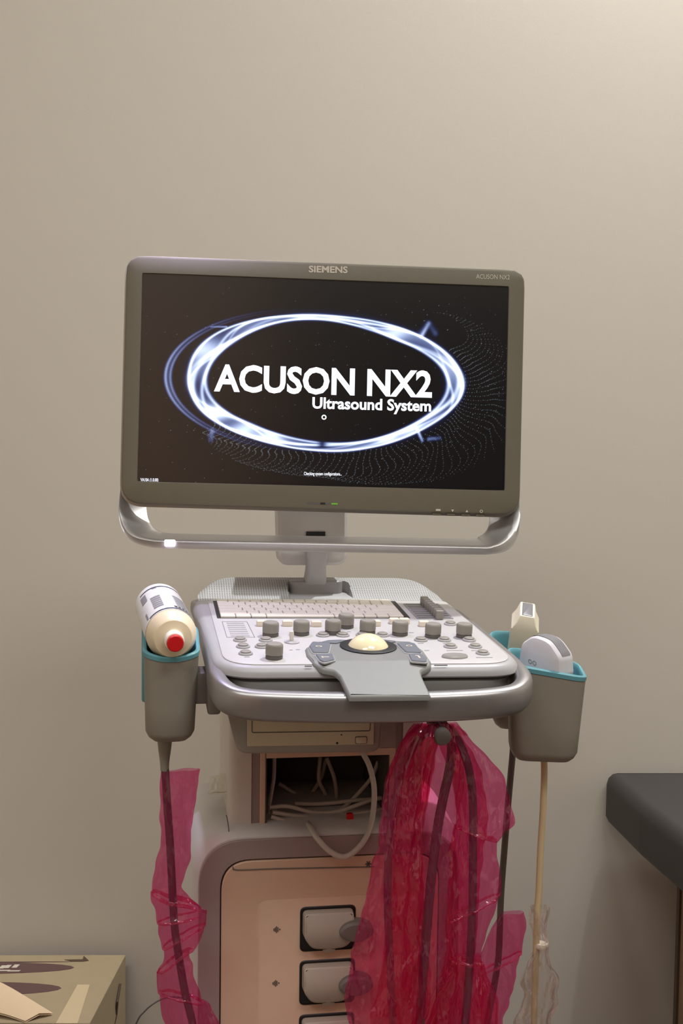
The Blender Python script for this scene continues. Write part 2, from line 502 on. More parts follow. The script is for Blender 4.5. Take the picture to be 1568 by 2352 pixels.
# small flares standing off the ring
def flare(x0, y0, x1, y1, w, a):
    px, py = x1 - x0, y1 - y0; L2 = px * px + py * py
    t = np.clip(((uu - x0) * px + (vv - y0) * py) / L2, 0, 1)
    d = np.sqrt((uu - x0 - t * px) ** 2 + (vv - y0 - t * py) ** 2)
    return a * np.exp(-(d / w) ** 2) * (1 - 0.6 * t)
I += flare(*(0.1219, 0.0635), *(0.131, 0.0805), 0.0022, 0.8)
I += flare(*(0.1201, 0.0656), *(0.131, 0.0805), 0.0035, 0.18) + flare(*(0.1397, 0.068), *(0.131, 0.0805), 0.0032, 0.15)
I += flare(*(-0.1264, 0.0673), *(-0.1461, 0.0666), 0.0009, 0.7)
I += flare(*(-0.1414, -0.0654), *(-0.1427, -0.0764), 0.0028, 0.35)
I += flare(*(0.1342, -0.0677), *(0.1482, -0.0662), 0.0020, 0.35)
I += flare(*(0.1188, -0.0553), *(0.1259, -0.0701), 0.0016, 1.2)
D = np.zeros_like(I)
rng = random.Random(3)
def dot(x, y, a):
    i = int(round((x + HW) / SW * (NX - 1))); j = int(round((y + HH) / (2 * HH) * (NY - 1)))
    if 0 <= i < NX and 0 <= j < NY: D[j, i] = max(D[j, i], a)
for k in range(64):                          # dotted curls falling from the ring, right and bottom
    a = (-140 + 168 * k / 63) * d2r
    x, y = CU + A0 * 1.02 * cos(a), CV + B0 * 1.03 * sin(a)
    dx, dy = cos(a * 1.0) * 0.9, sin(a) * 0.9
    curl = 0.9 * sin(a * 1.6 + 0.4)
    reach = 0.028 + 0.052 * max(0, cos(a + 0.55)) ** 0.7
    n = 34
    for q in range(n):
        t = q / n
        ang = a + curl * t * t * 1.8
        xx = x + cos(ang) * reach * t + 0.004 * sin(9 * t + k * 0.35)
        yy = y + sin(ang) * reach * t * 0.9 + 0.002 * cos(8 * t + k * 0.3)
        dot(xx, yy, (0.22 if q % 2 == 0 else 0.08) * (1 - 0.5 * t))
for k in range(150):
    dot(rng.uniform(-HW, HW), rng.uniform(-HH, HH * 0.9), rng.uniform(0.03, 0.2))
for k in range(120):
    a = rng.uniform(-160, 60) * d2r; r = rng.uniform(1.1, 1.42)
    dot(CU + A0 * r * cos(a), CV + B0 * r * sin(a), rng.uniform(0.08, 0.3))
I = np.clip(I, 0, 2.2)
pic = np.zeros((NY, NX, 4), dtype=np.float32)
pic[..., 0] = I ** 1.45 * 0.50 + D * 0.7
pic[..., 1] = I ** 1.35 * 0.60 + D * 0.85
pic[..., 2] = I * 0.85 + D * 1.0
pic[..., 3] = 1
me = bpy.data.meshes.new('screen')
co = np.stack([uu.ravel(), np.full(NX * NY, 0.0022), vv.ravel(), np.ones(NX * NY)], 1) @ np.array(SM).T
idx = np.arange(NX * NY).reshape(NY, NX)
quads = np.stack([idx[:-1, :-1], idx[:-1, 1:], idx[1:, 1:], idx[1:, :-1]], -1).reshape(-1, 4)
me.vertices.add(NX * NY); me.vertices.foreach_set('co', co[:, :3].ravel())
me.loops.add(quads.size); me.loops.foreach_set('vertex_index', quads.ravel().astype(np.int32))
me.polygons.add(len(quads)); me.polygons.foreach_set('loop_start', (np.arange(len(quads)) * 4).astype(np.int32))
me.update(calc_edges=True)
at_ = me.attributes.new('picture', 'FLOAT_COLOR', 'POINT')
at_.data.foreach_set('color', pic.ravel())
me.materials.append(M['glow'])
screen = bpy.data.objects.new('screen', me); COL.objects.link(screen); screen.parent = monitor
screen['label'] = 'lit black display showing a glowing blue-white ring'

def stext(name, s, p0, p1, cap, m, lift, offset=0.0):
    return text_mesh(name, s, m, monitor, SM, p0[0], p0[1], p1[0], p1[1], cap, lift, offset)
stext('title_lettering', 'ACUSON NX2', (-0.1404, -0.0136), (0.137, -0.0135), 0.033800000000000004, M['white_emit'], -0.0018, 0.030)
stext('subtitle_lettering', 'Ultrasound System', (-0.0157, -0.0325), (0.1363, -0.032), 0.0144, M['white_emit'], -0.0018, 0.028)
stext('status_lettering', 'Checking system configurations...', (-0.0243, -0.1179), (0.0239, -0.1172), 0.0042, M['white_emit'], -0.0018, 0.01)
stext('version_lettering', 'VA10A (1.0.00)', (-0.2295, -0.1308), (-0.2073, -0.1307), 0.0042, M['white_emit'], -0.0018, 0.01)
cx, cz = (-0.0005, -0.0437)
G(SM).loft([[(cx + r * cos(a), y, cz + r * sin(a)) for a in [k * 2 * pi / 24 for k in range(24)]] for r, y in ((0.0032, 0.0018), (0.0017, 0.0018))], False, False).build('busy_ring', M['white_emit'], monitor)
stext('brand_lettering', 'SIEMENS', (-0.0241, 0.14), (0.0253, 0.1408), 0.00839999999999999, M['ink_pale'], 0.0004, 0.03)
stext('model_lettering', 'ACUSON NX2', (0.1905, 0.1396), (0.2341, 0.1401), 0.006099999999999994, M['ink_pale'], 0.0004, 0.0)

# ---- silver carrying handle under the monitor
tri = [
    ((-0.255, -0.1068), (-0.2539, -0.1095), (-0.242, -0.1076), -0.030), ((-0.2583, -0.1506), (-0.2572, -0.1517), (-0.2274, -0.1498), -0.027),
    ((-0.2583, -0.1724), (-0.2555, -0.1735), (-0.2254, -0.1651), -0.021), ((-0.2524, -0.1914), (-0.2486, -0.1897), (-0.2224, -0.1771), -0.012),
    ((-0.2396, -0.2064), (-0.2371, -0.1992), (-0.2157, -0.1867), -0.005), ((-0.2178, -0.213), (-0.218, -0.2037), (-0.2063, -0.1926), -0.001),
    ((-0.1906, -0.2146), (-0.1909, -0.2048), (-0.19, -0.1955), 0.0), ((-0.0979, -0.2149), (-0.0981, -0.2044), (-0.0983, -0.1956), 0.0), ((0.0012, -0.215), (0.0009, -0.204), (0.0007, -0.1951), 0.0),
    ((0.0955, -0.2147), (0.0953, -0.2041), (0.0951, -0.1947), 0.0),
    ((0.1935, -0.2143), (0.1933, -0.2043), (0.1931, -0.1943), 0.0), ((0.2188, -0.2132), (0.2175, -0.2038), (0.2071, -0.1912), -0.001),
    ((0.2385, -0.2089), (0.2354, -0.1978), (0.2165, -0.1837), -0.005), ((0.2524, -0.1963), (0.2504, -0.1841), (0.2219, -0.1713), -0.012),
    ((0.2587, -0.1744), (0.2585, -0.1649), (0.2234, -0.1612), -0.021), ((0.2593, -0.1492), (0.2587, -0.1464), (0.2243, -0.1501), -0.027),
    ((0.2594, -0.0989), (0.2583, -0.0989), (0.2447, -0.0993), -0.030)]
tri = spline([(o[0], o[1], r[0], r[1], i[0], i[1], w) for o, r, i, w in tri], 6)
rings = []
for ox, oz, rx, rz, ix, iz, w in tri:
    back = min(-0.034, w - 0.028)
    def mixp(p, q, t): return tuple(a * (1 - t) + b * t for a, b in zip(p, q))
    O1 = (ox, oz, w - 0.005); Rg = (rx, rz, w); I1 = (ix, iz, back + 0.004); I2 = (ix, iz, back); O2 = (ox, oz, back)
    ring = [O2, mixp(O2, O1, 0.85), mixp(O1, (ox, oz, w), 0.4), mixp(O1, Rg, 0.35), mixp(O1, Rg, 0.85), mixp(Rg, I1, 0.06), mixp(Rg, I1, 0.2), mixp(Rg, I1, 0.5), mixp(Rg, I1, 0.9), I1, I2]
    rings.append([front(*p) for p in ring])
G(SM).loft(rings).build('monitor_handle', M['silver'], monitor, 'brushed silver loop handle', autosmooth=50)
lx, lz = (-0.1908, -0.2078)
G(SM).slab(rrect(lx - 0.0066, lx + 0.0066, lz - 0.0042, lz + 0.0042, 0.0018), [(0, -0.006), (0, 0.0012), (0.0008, 0.0020)], front).build('task_light', M['led'], monitor, 'glowing white light on the handle')
# power slot, green indicator, four little buttons
a0 = (-0.0196, -0.1536); a1 = (0.0191, -0.1533)
G(SM).box(a0[0], a1[0], -0.0003, 0.002, a0[1] - 0.0011, a0[1] + 0.0009).build('indicator_slot', M['console_dark'], monitor)
c0 = (0.0003, -0.1534)
G(SM).box(c0[0] - 0.003, c0[0] + 0.003, -0.0006, 0.002, c0[1] - 0.0012, c0[1] + 0.0010).build('sensor_window', M['black'], monitor)
c1 = (0.0153, -0.1534)
G(SM).box(c1[0] - 0.004, c1[0] + 0.004, -0.0006, 0.002, c1[1] - 0.0011, c1[1] + 0.0009).build('power_indicator', M['green'], monitor, 'small green light')
for k, (bx, bz) in enumerate([(0.147, -0.1636), (0.1655, -0.1637), (0.1846, -0.1638), (0.2031, -0.1639)]):
    G(SM).box(bx - 0.0055, bx + 0.0055, 0.004, 0.014, bz - 0.0016, bz + 0.003, 0.0008, 1).build('monitor_button', M['bezel'], monitor)
for (bx, bz), s in zip([(0.148, -0.158), (0.1665, -0.1587), (0.185, -0.1588), (0.2036, -0.1586)], 'mvao'):
    g = G(SM)
    if s == 'm': g.box(bx - 0.003, bx + 0.003, -0.0004, 0.0004, bz - 0.0014, bz + 0.0010)
    elif s == 'v': g.slab(ccw([(bx - 0.0018, bz + 0.0014), (bx + 0.0018, bz + 0.0014), (bx, bz - 0.0016)]), [(0, -0.0004), (0, 0.0004)], front)
    elif s == 'a': g.slab(ccw([(bx - 0.0018, bz - 0.0014), (bx + 0.0018, bz - 0.0014), (bx, bz + 0.0016)]), [(0, -0.0004), (0, 0.0004)], front)
    else: g.loft([[front(bx + r * cos(q * pi / 8), bz + r * sin(q * pi / 8), w) for q in range(16)] for r, w in ((0.0020, -0.0004), (0.0020, 0.0004), (0.0012, 0.0004), (0.0012, -0.0004))], False, False)
    g.build('button_symbol', M['ink_pale'], monitor)

# ---- monitor arm
YA = 0.085
arm = G().slab(ccw(rpoly([(-0.0326, 1.0814), (0.0603, 1.082), (0.0618, 0.9785), (-0.0288, 0.9789)], [0.004, 0.004, 0.016, 0.012])), [(0.004, -YA - 0.05), (0, -YA - 0.046), (0, -YA - 0.004), (0.004, -YA)], front).build('monitor_arm', M['basewhite'], root, 'pale grey monitor mount')
pa = [(0.0179, 0.07, 1.0164), (0.0183, 0.072, 1.0013), (0.0191, 0.084, 0.9782), (0.0203, 0.104, 0.9525)]
rings = []
for (x, y, z), w, d in zip(spline(pa, 6), spline([(0.016,), (0.0150,), (0.0130,), (0.0150,)], 6), spline([(0.016,), (0.014,), (0.012,), (0.014,)], 6)):
    w = w[0]; d = d[0]
    rings.append([(x + a, y + b, z) for a, b in rrect(-w, w, -d, d, 0.006, 4)])
G().loft(rings).build('arm_post', M['panel'], arm)
fb0 = (0.0213, 0.112, 0.9568)
G().slab(rrect(fb0[0] - 0.036, fb0[0] + 0.036, 0.090, 0.130, 0.012), [(0, fb0[2] - 0.03), (0, fb0[2] - 0.001), (0.002, fb0[2] + 0.001)]).build('arm_base', M['console'], arm)
s0 = (0.0184, 1.0207)
G().box(s0[0] - 0.0125, s0[0] + 0.0125, 0.0825, 0.092, s0[1] - 0.0030, s0[1] + 0.0030).build('latch_slot', M['black'], arm)

# ---- console body (panel frame: x right, y away, z = height over the panel face)
bodyo = ccw([(-0.130, -0.20)] + [tuple(p) for p in rpoly([(-0.130, -0.252), (0.193, -0.254), (0.193, -0.19)], [0, 0, 0])] )
bodyo = ccw(rpoly([(-0.132, -0.250), (0.2035, -0.252), (0.1955, 0.04), (0.182, 0.098), (0.120, 0.128), (-0.080, 0.128), (-0.136, 0.095), (-0.143, 0.04)], [0.05, 0.045, 0.05, 0.05, 0.05, 0.05, 0.05, 0.05], 8))
body = G(KM).slab(bodyo, [(0.03, -0.050), (0.020, -0.045), (0.016, -0.030), (0.016, -0.013), (0.002, -0.0125), (0.0, -0.0105), (0.001, -0.0060), (0.0045, -0.0018), (0.009, 0.0)]).build('console', M['console'], root, 'pale grey sloped console body')
G(KM).slab(ccw(rpoly([(-0.121, -0.240), (0.1925, -0.242), (0.187, 0.048), (-0.124, 0.050)], [0.040, 0.038, 0.010, 0.010], 8)), [(0.0, -0.002), (0.0, 0.0009), (0.001, 0.0014)]).build('control_panel', M['panel'], body, 'near-white control panel face')
PT = 0.0014
# lower tub seen in the gap behind the hand rail
G(KM).slab(ccw(rpoly([(-0.120, -0.2475), (0.193, -0.2495), (0.186, 0.03), (-0.124, 0.03)], [0.042, 0.042, 0.01, 0.01], 6)), [(0, -0.050), (0, -0.0165), (0.004, -0.0150)]).build('lower_tray', M['shell'], body, 'dark grey tray under the console edge')

# ---- raised perforated strip with USB recess
def strip():
    g = G(KM)
    nx, ny = 240, 36
    p0, p1 = -0.062 + 0.004, 0.030          # recess in x (filled below)
    rx0, rx1 = -0.01653, 0.06597
    uvl = g.bm.loops.layers.uv.new('UVMap')
    grid = []; info = []
    for j in range(ny + 1):
        t = j / ny
        y = 0.052 + 0.072 * t
        e = max(0, t - 0.15) / 0.85
        xl = -0.136 + 0.062 * (1 - sqrt(max(0, 1 - e ** 2.2)))
        xr = 0.185 - 0.062 * (1 - sqrt(max(0, 1 - e ** 2.2)))
        row = []; inf = []
        for i in range(nx + 1):
            s = i / nx
            x = xl + (xr - xl) * s
            hgt = 0.0005 + 0.016 * (1 - cos(min(1, t * 1.15) * pi)) / 2
            edge = min(s, 1 - s) * (xr - xl)
            if edge < 0.014: hgt *= 0.35 + 0.65 * sin(edge / 0.014 * pi / 2)
            if t > 0.93: hgt -= 0.004 * ((t - 0.93) / 0.07) ** 2
            # USB recess: flat floor with an upright back wall
            rr = 0.010
            dx = max(rx0 + rr - x, x - (rx1 - rr), 0)
            yb = 0.104 if dx == 0 else 0.104 - (rr - sqrt(max(0, rr * rr - dx * dx))) if dx < rr else -1
            rec = dx < rr and 0.058 < y < yb + 0.004
            if dx < rr and 0.060 < y < yb:
                hgt = 0.0008
            row.append(g.bm.verts.new(KM @ Vector((x, y, hgt)))); inf.append((0.0, 0.0) if rec else (x / 0.0032, y / 0.0036))
        grid.append(row); info.append(inf)
    for j in range(ny):
        for i in range(nx):
            f = g.face([grid[j][i], grid[j][i + 1], grid[j + 1][i + 1], grid[j + 1][i]])
            x, y = (grid[j][i].co - Vector(KM.translation)).x, 0
            for l, (jj, ii) in zip(f.loops, ((j, i), (j, i + 1), (j + 1, i + 1), (j + 1, i))):
                u, v = info[jj][ii]
                l[uvl].uv = (u + 0.5 * (int(math.floor(v)) % 2) * 0, v)
    # skirt
    border = grid[0] + [r[-1] for r in grid[1:]] + list(reversed(grid[-1]))[1:] + [r[0] for r in reversed(grid)][1:-1]
    low = [g.bm.verts.new(v.co + KM.to_3x3() @ Vector((0, 0, -0.03 if 1 else 0))) for v in border]
    for k in range(len(border)):
        g.face([border[k], border[(k + 1) % len(border)], low[(k + 1) % len(low)], low[k]])
    return g
strip().build('speaker_grille', M['grille'], body, 'raised strip pierced by rows of small holes', autosmooth=40)
for px in (0.01388, 0.03901):
    u = G(KM).box(px - 0.0062, px + 0.0062, 0.1005, 0.106, 0.0028, 0.0086).build('usb_port', M['lever'], root, 'small metal socket')
    G(KM).box(px - 0.0050, px + 0.0050, 0.1, 0.104, 0.0052, 0.0066).build('socket_tongue', M['cream'], u)

# ---- hand rail: U-shaped bar around the console
rp = [(-0.136, 0.075, -0.010), (-0.1335, 0.02, -0.010), (-0.1315, -0.08, -0.010), (-0.1295, -0.19, -0.011), (-0.1285, -0.235, -0.013), (-0.121, -0.264, -0.016), (-0.103, -0.279, -0.019), (-0.06, -0.2835, -0.021),
      (0.03, -0.286, -0.0225), (0.12, -0.2855, -0.0215), (0.170, -0.281, -0.019), (0.190, -0.268, -0.016), (0.1995, -0.245, -0.013), (0.2015, -0.20, -0.011), (0.198, -0.08, -0.010), (0.193, 0.03, -0.010)]
rs = spline(rp, 6)
rings = []
for i, p in enumerate(rs):
    a = Vector(rs[max(0, i - 1)]); b = Vector(rs[min(len(rs) - 1, i + 1)])
    t = (b - a); t.z = 0; t.normalize()
    n = Vector((t.y, -t.x, 0))          # outward
    f = min(1, max(0, (-0.20 - p[1]) / 0.06))          # deeper towards the front
    hh = 0.010 + 0.0055 * f
    wi = 0.0085 + 0.0015 * f
    ring = []
    for k in range(20):
        an = 2 * pi * k / 20
        ca, sa = cos(an), sin(an)
        e = 0.62
        ring.append(Vector(p) + n * (wi * math.copysign(abs(ca) ** e, ca)) + Vector((0, 0, hh * math.copysign(abs(sa) ** e, sa) - (hh - 0.006))))
    rings.append(ring)
G(KM).loft(rings).build('hand_rail', M['rail'], root, 'satin silver hand rail wrapping the console front', autosmooth=60)

# ---- palm rest / trackball surround
tout = ccw(rpoly([(-0.01344, -0.16146), (-0.03071, -0.18823), (-0.03252, -0.21586), (-0.0297, -0.24312), (-0.0214, -0.253), (-0.00922, -0.25731), (-0.00477, -0.26718), (-0.0005, -0.30306), (0.08364, -0.30327), (0.08198, -0.26775), (0.08258, -0.25868), (0.0959, -0.24968), (0.09794, -0.24069), (0.09913, -0.20129), (0.09406, -0.16309), (0.04594, -0.15301)],
                 [.006, .012, .008, .008, .006, .006, .004, .0015, .0015, .004, .006, .006, .006, .01, .006, .02], 4))
def slope(b):
    return 0.28 * max(0, -0.238 - b)
g = G(KM)
g.slab(tout, [(0, -0.0015), (0, 0.0016), (0.0010, 0.0034), (0.0022, 0.0040)], lambda a, b, c: (a, b, c - slope(b)), cap1=False)
# top skin: rows across the tongue so that it bends cleanly
top_ = inset(tout, 0.0022)
def span(y):
    xs = []
    for i in range(len(top_)):
        p, q_ = top_[i - 1], top_[i]
        if (p[1] - y) * (q_[1] - y) <= 0 and p[1] != q_[1]:
            xs.append(p[0] + (q_[0] - p[0]) * (y - p[1]) / (q_[1] - p[1]))
    return min(xs), max(xs)
y0_, y1_ = min(p[1] for p in top_) + 1e-5, max(p[1] for p in top_) - 1e-5
rows_ = []
for k in range(61):
    y = y0_ + (y1_ - y0_) * k / 60
    a_, b_ = span(y)
    yy = y - 0.0012 if k == 0 else y
    rows_.append([(a_ + (b_ - a_) * i / 4, yy, 0.0040 - slope(yy)) for i in range(5)])
g.loft(rows_, False, False, close=False)
g.build('palm_rest', M['tee'], body, 'mid-grey tongue-shaped palm rest')
bx, by = 0.0402, -0.1845
tb = G(KM).lathe([(0.0315, 0.003), (0.0315, 0.0052), (0.0300, 0.0058), (0.0215, 0.0056), (0.0215, 0.003)], (bx, by, 0), n=48).build('trackball', M['black'], root, 'black ring of the trackball')
G(KM).lathe([(0.0255 * sin(a * pi / 36), 0.0185 - 0.0255 * (1 + cos(a * pi / 36))) for a in range(12, 36)], (bx, by, 0), n=48).build('ball', M['ball'], tb, 'glossy ivory ball')
polys = [[(-0.01994, -0.16929), (-0.0006, -0.17702), (-0.00856, -0.21273), (-0.02536, -0.21238), (-0.02579, -0.18753)], [(-0.02376, -0.21977), (-0.00517, -0.21801), (-0.00615, -0.2401), (-0.01886, -0.24932), (-0.02226, -0.24221)], [(0.07396, -0.17687), (0.08592, -0.17145), (0.09427, -0.17954), (0.0936, -0.21486), (0.07608, -0.21318)], [(0.0772, -0.22196), (0.09165, -0.2179), (0.09389, -0.23742), (0.0902, -0.25082), (0.07515, -0.24626)]]
for k, p in enumerate(polys):
    p = ccw(p)
    G(KM).slab(rpoly(inset(p, -0.0011), 0.003, 4), [(0, 0.003), (0, 0.0045), (0.0006, 0.0050)]).build('button_frame', M['console'], tb)
    G(KM).slab(rpoly(p, 0.003, 4), [(0, 0.003), (0, 0.0056), (0.0008, 0.0064)]).build('trackball_button', M['slate'], tb, 'slate grey key beside the trackball')
    cxx = sum(q[0] for q in p) / len(p); cyy = sum(q[1] for q in p) / len(p)
    g = G(KM)
    if k in (0, 2):
        g.loft([[(cxx + r * 1.3 * cos(a * pi / 8), cyy + r * sin(a * pi / 8), h) for a in range(16)] for r, h in ((0.0028, 0.0066), (0.0028, 0.0068), (0.0017, 0.0068), (0.0017, 0.0066))], False, False)
    elif k == 1: g.box(cxx - 0.004, cxx + 0.004, cyy - 0.001, cyy + 0.001, 0.0064, 0.0068).box(cxx - 0.004, cxx - 0.0022, cyy - 0.003, cyy + 0.003, 0.0064, 0.0068)
    else: g.box(cxx - 0.001, cxx + 0.001, cyy - 0.005, cyy + 0.004, 0.0064, 0.0068).box(cxx - 0.003, cxx + 0.001, cyy + 0.003, cyy + 0.005, 0.0064, 0.0068)
    g.build('button_symbol', M['ink_pale'], tb)
for pp in [[(-0.01126, -0.16943), (-0.00065, -0.16116), (0.01345, -0.15947), (0.02195, -0.16149), (0.01207, -0.16793), (0.00618, -0.17343)], [(0.05136, -0.16003), (0.06407, -0.16022), (0.07625, -0.1661), (0.06645, -0.17348), (0.05711, -0.16958)]]:
    G(KM).slab(rpoly(ccw(pp), 0.002, 4), [(0, 0.003), (0, 0.0050), (0.0006, 0.0056)]).build('trackball_button', M['slate'], tb, 'narrow slate key behind the trackball')

# ---- keyboard
kbd = G(KM).slab(rrect(-0.1175, 0.119, -0.046, 0.0445, 0.002), [(0, 0.0005), (0, PT + 0.0004)]).build('keyboard', M['black'], root, 'dark keyboard tray with cream keys')
rows = [(16, 0.0), (15, 0.4), (14, 0.75), (13, 1.0), (12, 1.3), (9, 0)]
ky0, ky1 = -0.0452, 0.0437
rh = (ky1 - ky0) / 6
for r, (n, off) in enumerate(rows):
    yb = ky1 - (r + 1) * rh
    xa, xb = -0.1135, 0.1115
    if r == 5: ws = [1.2, 1.2, 1.2, 5.4, 1.2, 1.2, 1.0, 1.0, 1.2]
    else:
        base_w = 1.0
        first = 1.0 + off; ws = [first] + [base_w] * (n - 2); ws.append(max(1.0, 15.4 - sum(ws)))
    tot = sum(ws); x = xa
    for w in ws:
        wid = (xb - xa) * w / tot
        G(KM).slab(rrect(x + 0.0004, x + wid - 0.0004, yb + 0.0004, yb + rh - 0.0003, 0.001, 2), [(0, 0.001), (0, PT + 0.0022), (0.0009, PT + 0.0030)]).build('key', M['key'], kbd)
        x += wid

# ---- slider bank
tg = [(0.12621, 0.02991), (0.17318, 0.03019), (0.17284, -0.05086), (0.12665, -0.05071)]
sl = G(KM).slab(ccw(rpoly(tg, 0.002, 3)), [(0, 0.0), (0, PT + 0.0006)]).build('slider_bank', M['ink'], root, 'grey bank of eight sliding controls')
for k in range(8):
    t = (k + 0.5) / 8
    l = Vector(tg[0]).lerp(Vector(tg[3]), t); r = Vector(tg[1]).lerp(Vector(tg[2]), t)
    a = l.lerp(r, 0.06); b = l.lerp(r, 0.94)
    G(KM).box(a.x, b.x, a.y - 0.0012, a.y + 0.0012, 0.0, PT + 0.0009).build('slider_slot', M['console_dark'], sl)
for (sx, sy) in [(0.15286, 0.02421), (0.15308, 0.01307), (0.1533, 0.00208), (0.15352, -0.00876), (0.15373, -0.01944), (0.15394, -0.02998), (0.15415, -0.04037), (0.15436, -0.05062)]:
    G(KM).box(sx - 0.0048, sx + 0.0048, sy - 0.0038, sy + 0.0038, PT, 0.0125, 0.0014, 2).build('slider_knob', M['knob'], sl)

# ---- rotary knobs
def knob_geo(h=0.0155, r=0.0094):
    g = G()
    g.lathe([(r * 0.95, 0.0), (r * 1.0, 0.0016), (r * 0.98, 0.003)], n=28)
    return g
KR_ = KM.to_3x3().to_4x4()
def place(o, x, y, h=0.0):
    o.matrix_local = Matrix.Translation(KM @ Vector((x, y, h))) @ KR_
proto = None
for (kx, ky) in [(-0.06189, -0.11747), (-0.02603, -0.11201), (0.01116, -0.10846), (0.03128, -0.08029), (0.05177, -0.10888), (0.08887, -0.11524), (0.12554, -0.12553), (0.16256, -0.12598), (-0.06767, -0.20959)]:
    if proto is None:
        r = 0.0094
        k1 = G().lathe([(r * 0.90, 0.004), (r * 1.0, 0.0048), (r * 1.0, 0.0130), (r * 0.97, 0.0150), (r * 0.86, 0.0162), (r * 0.5, 0.0166)], n=32).build('control_knob', M['knob'], root, 'grey rotary knob')
        k2 = G().lathe([(r * 0.98, 0.0), (r * 0.98, 0.003), (r * 0.88, 0.0044)], n=32).build('knob_skirt', M['knob_dark'], k1)
        proto = (k1, k2)
    else:
        k1 = proto[0].copy(); k2 = proto[1].copy()
        COL.objects.link(k1); COL.objects.link(k2)
        k2.parent = k1
    place(k1, kx, ky - 0.0094, PT)
# ---- push buttons
pb = None
for (kx, ky) in [(-0.0981, -0.14726), (-0.0969, -0.17445), (-0.09636, -0.20226), (-0.06942, -0.14768), (-0.07644, -0.17482), (-0.00196, -0.1278), (0.02123, -0.12808), (0.04405, -0.12836), (0.06749, -0.12865), (0.10776, -0.15029), (0.13527, -0.1507), (0.1645, -0.15113), (0.1352, -0.17861), (0.16383, -0.17912), (0.16468, -0.20603), (0.16168, -0.07684)]:
    if pb is None:
        b1 = G().lathe([(0.0078, 0.0), (0.0078, 0.0012), (0.0070, 0.0022)], n=28).build('push_button', M['console'], root, 'small round grey button')
        b2 = G().lathe([(0.0058, 0.0015), (0.0057, 0.0034), (0.0045, 0.0040)], n=28).build('button_cap', M['knob'], b1)
        pb = (b1, b2)
    else:
        b1 = pb[0].copy(); b2 = pb[1].copy(); COL.objects.link(b1); COL.objects.link(b2); b2.parent = b1
    place(b1, kx, ky, PT)
fx, fy = (0.12949, -0.21919)
G(KM).slab([(fx + 0.0145 * cos(a * pi / 16), fy + 0.0085 * sin(a * pi / 16)) for a in range(32)], [(0, 0), (0, PT + 0.0016), (0.0014, PT + 0.0030), (0.005, PT + 0.0026)]).build('wide_button', M['button'], body, 'wide oval silver button')
# ---- cream rocker keys beside the knobs
for kx, ky in [(-0.06746, -0.08105), (-0.03714, -0.08123), (-0.00328, -0.08349), (0.06828, -0.08185), (0.09327, -0.07144), (0.1056, -0.0715), (0.12682, -0.08429)]:
    G(KM).box(kx - 0.0062, kx + 0.0062, ky - 0.0045, ky + 0.0045, PT - 0.001, PT + 0.0065, 0.0018, 2).build('cream_key', M['cream'], body, 'translucent cream toggle key')
# ---- little joystick
jx, jy = (-0.04095, -0.15551)
js = G(KM).lathe([(0.0085, PT), (0.0085, PT + 0.001), (0.0055, PT + 0.0022)], (jx, jy, 0)).build('toggle_lever', M['ink_light'], root, 'small white lever on a round base')
G(KM).lathe([(0.0022, PT), (0.0026, 0.012), (0.0022, 0.014)], (jx, jy, 0), (-0.05, 0, 1), n=14).build('lever_tip', M['key'], js)
# ---- outlined status block and printed marks
q = [(-0.11259, -0.06269), (-0.08323, -0.06284), (-0.08041, -0.13442), (-0.11173, -0.13401)]
g = G(KM)
for a, b in zip(q, q[1:] + q[:1]):
    g.tube([(a[0], a[1], PT), (b[0], b[1], PT)], 0.0005, 6)
sb = g.build('status_frame', M['ink'], root, 'thin grey outlined block of status bars')
for k in range(7):
    t = (k + 0.6) / 7.4
    l = Vector(q[0]).lerp(Vector(q[3]), t); r = Vector(q[1]).lerp(Vector(q[2]), t)
    a = l.lerp(r, 0.16); b = l.lerp(r, 0.84)
    G(KM).box(a.x, b.x, a.y - 0.0026, a.y + 0.0026, 0.0005, PT + 0.0005).build('status_bar', M['ink_light'], sb)
for (mx_, my_, wd) in [(-0.09862, -0.16007, 8), (-0.09695, -0.18676, 9), (-0.09595, -0.21407, 11), (-0.06348, -0.13275, 16), (-0.02754, -0.12748, 14), (0.08551, -0.13082, 14), (0.12228, -0.14096, 14), (0.15886, -0.14146, 14), (-0.06847, -0.22136, 16), (-0.03801, -0.18614, 8), (0.1047, -0.16337, 12), (0.13294, -0.16383, 10), (0.13642, -0.19306, 34), (0.16226, -0.19356, 26), (0.16214, -0.2216, 34), (-0.03496, -0.24823, 14), (0.10651, -0.24869, 26), (0.10445, -0.11532, 10), (0.03133, -0.11057, 8), (0.10481, -0.19244, 10), (-0.04585, -0.18775, 6)]:
    w = wd * 0.00027
    G(KM).box(mx_ - w, mx_ + w, my_ - 0.0009, my_ + 0.0009, 0.0005, PT + 0.00025).build('printed_mark', M['ink'], body)

# ---- optical drive slung under the console
oz = 0.796
ho = ccw(rpoly([(-0.1165, 0.8632), (-0.0998, 0.7982), (0.0604, 0.7954), (0.0644, 0.8592)], [0.0, 0.016, 0.012, 0.0], 8))
drv = G().slab(ho, [(0, 0.02), (0, 0.166), (0.0015, 0.1695), (0.0035, 0.171)], front).build('optical_drive', M['housing'], root, 'grey housing of the disc drive under the console')
p = [(-0.0902, 0.8481), (-0.0898, 0.8077), (0.0518, 0.8061), (0.0517, 0.8447)]
G().slab(ccw(p), [(0, 0.165), (0, 0.1728), (0.0004, 0.1732)], front).build('drive_front', M['drive'], drv, 'cream drive front')
p = [(-0.0848, 0.8431), (-0.0847, 0.8231), (0.0471, 0.8216), (0.0473, 0.8399)]
g = G()
pp = rpoly(p, [0.0, 0.002, 0.002, 0.0], 4)
g.tube([(x, -0.1732, z) for x, z in pp], 0.0006, 6)
g.build('tray_seam', M['console_dark'], drv)
e0 = (0.0373, 0.8115)
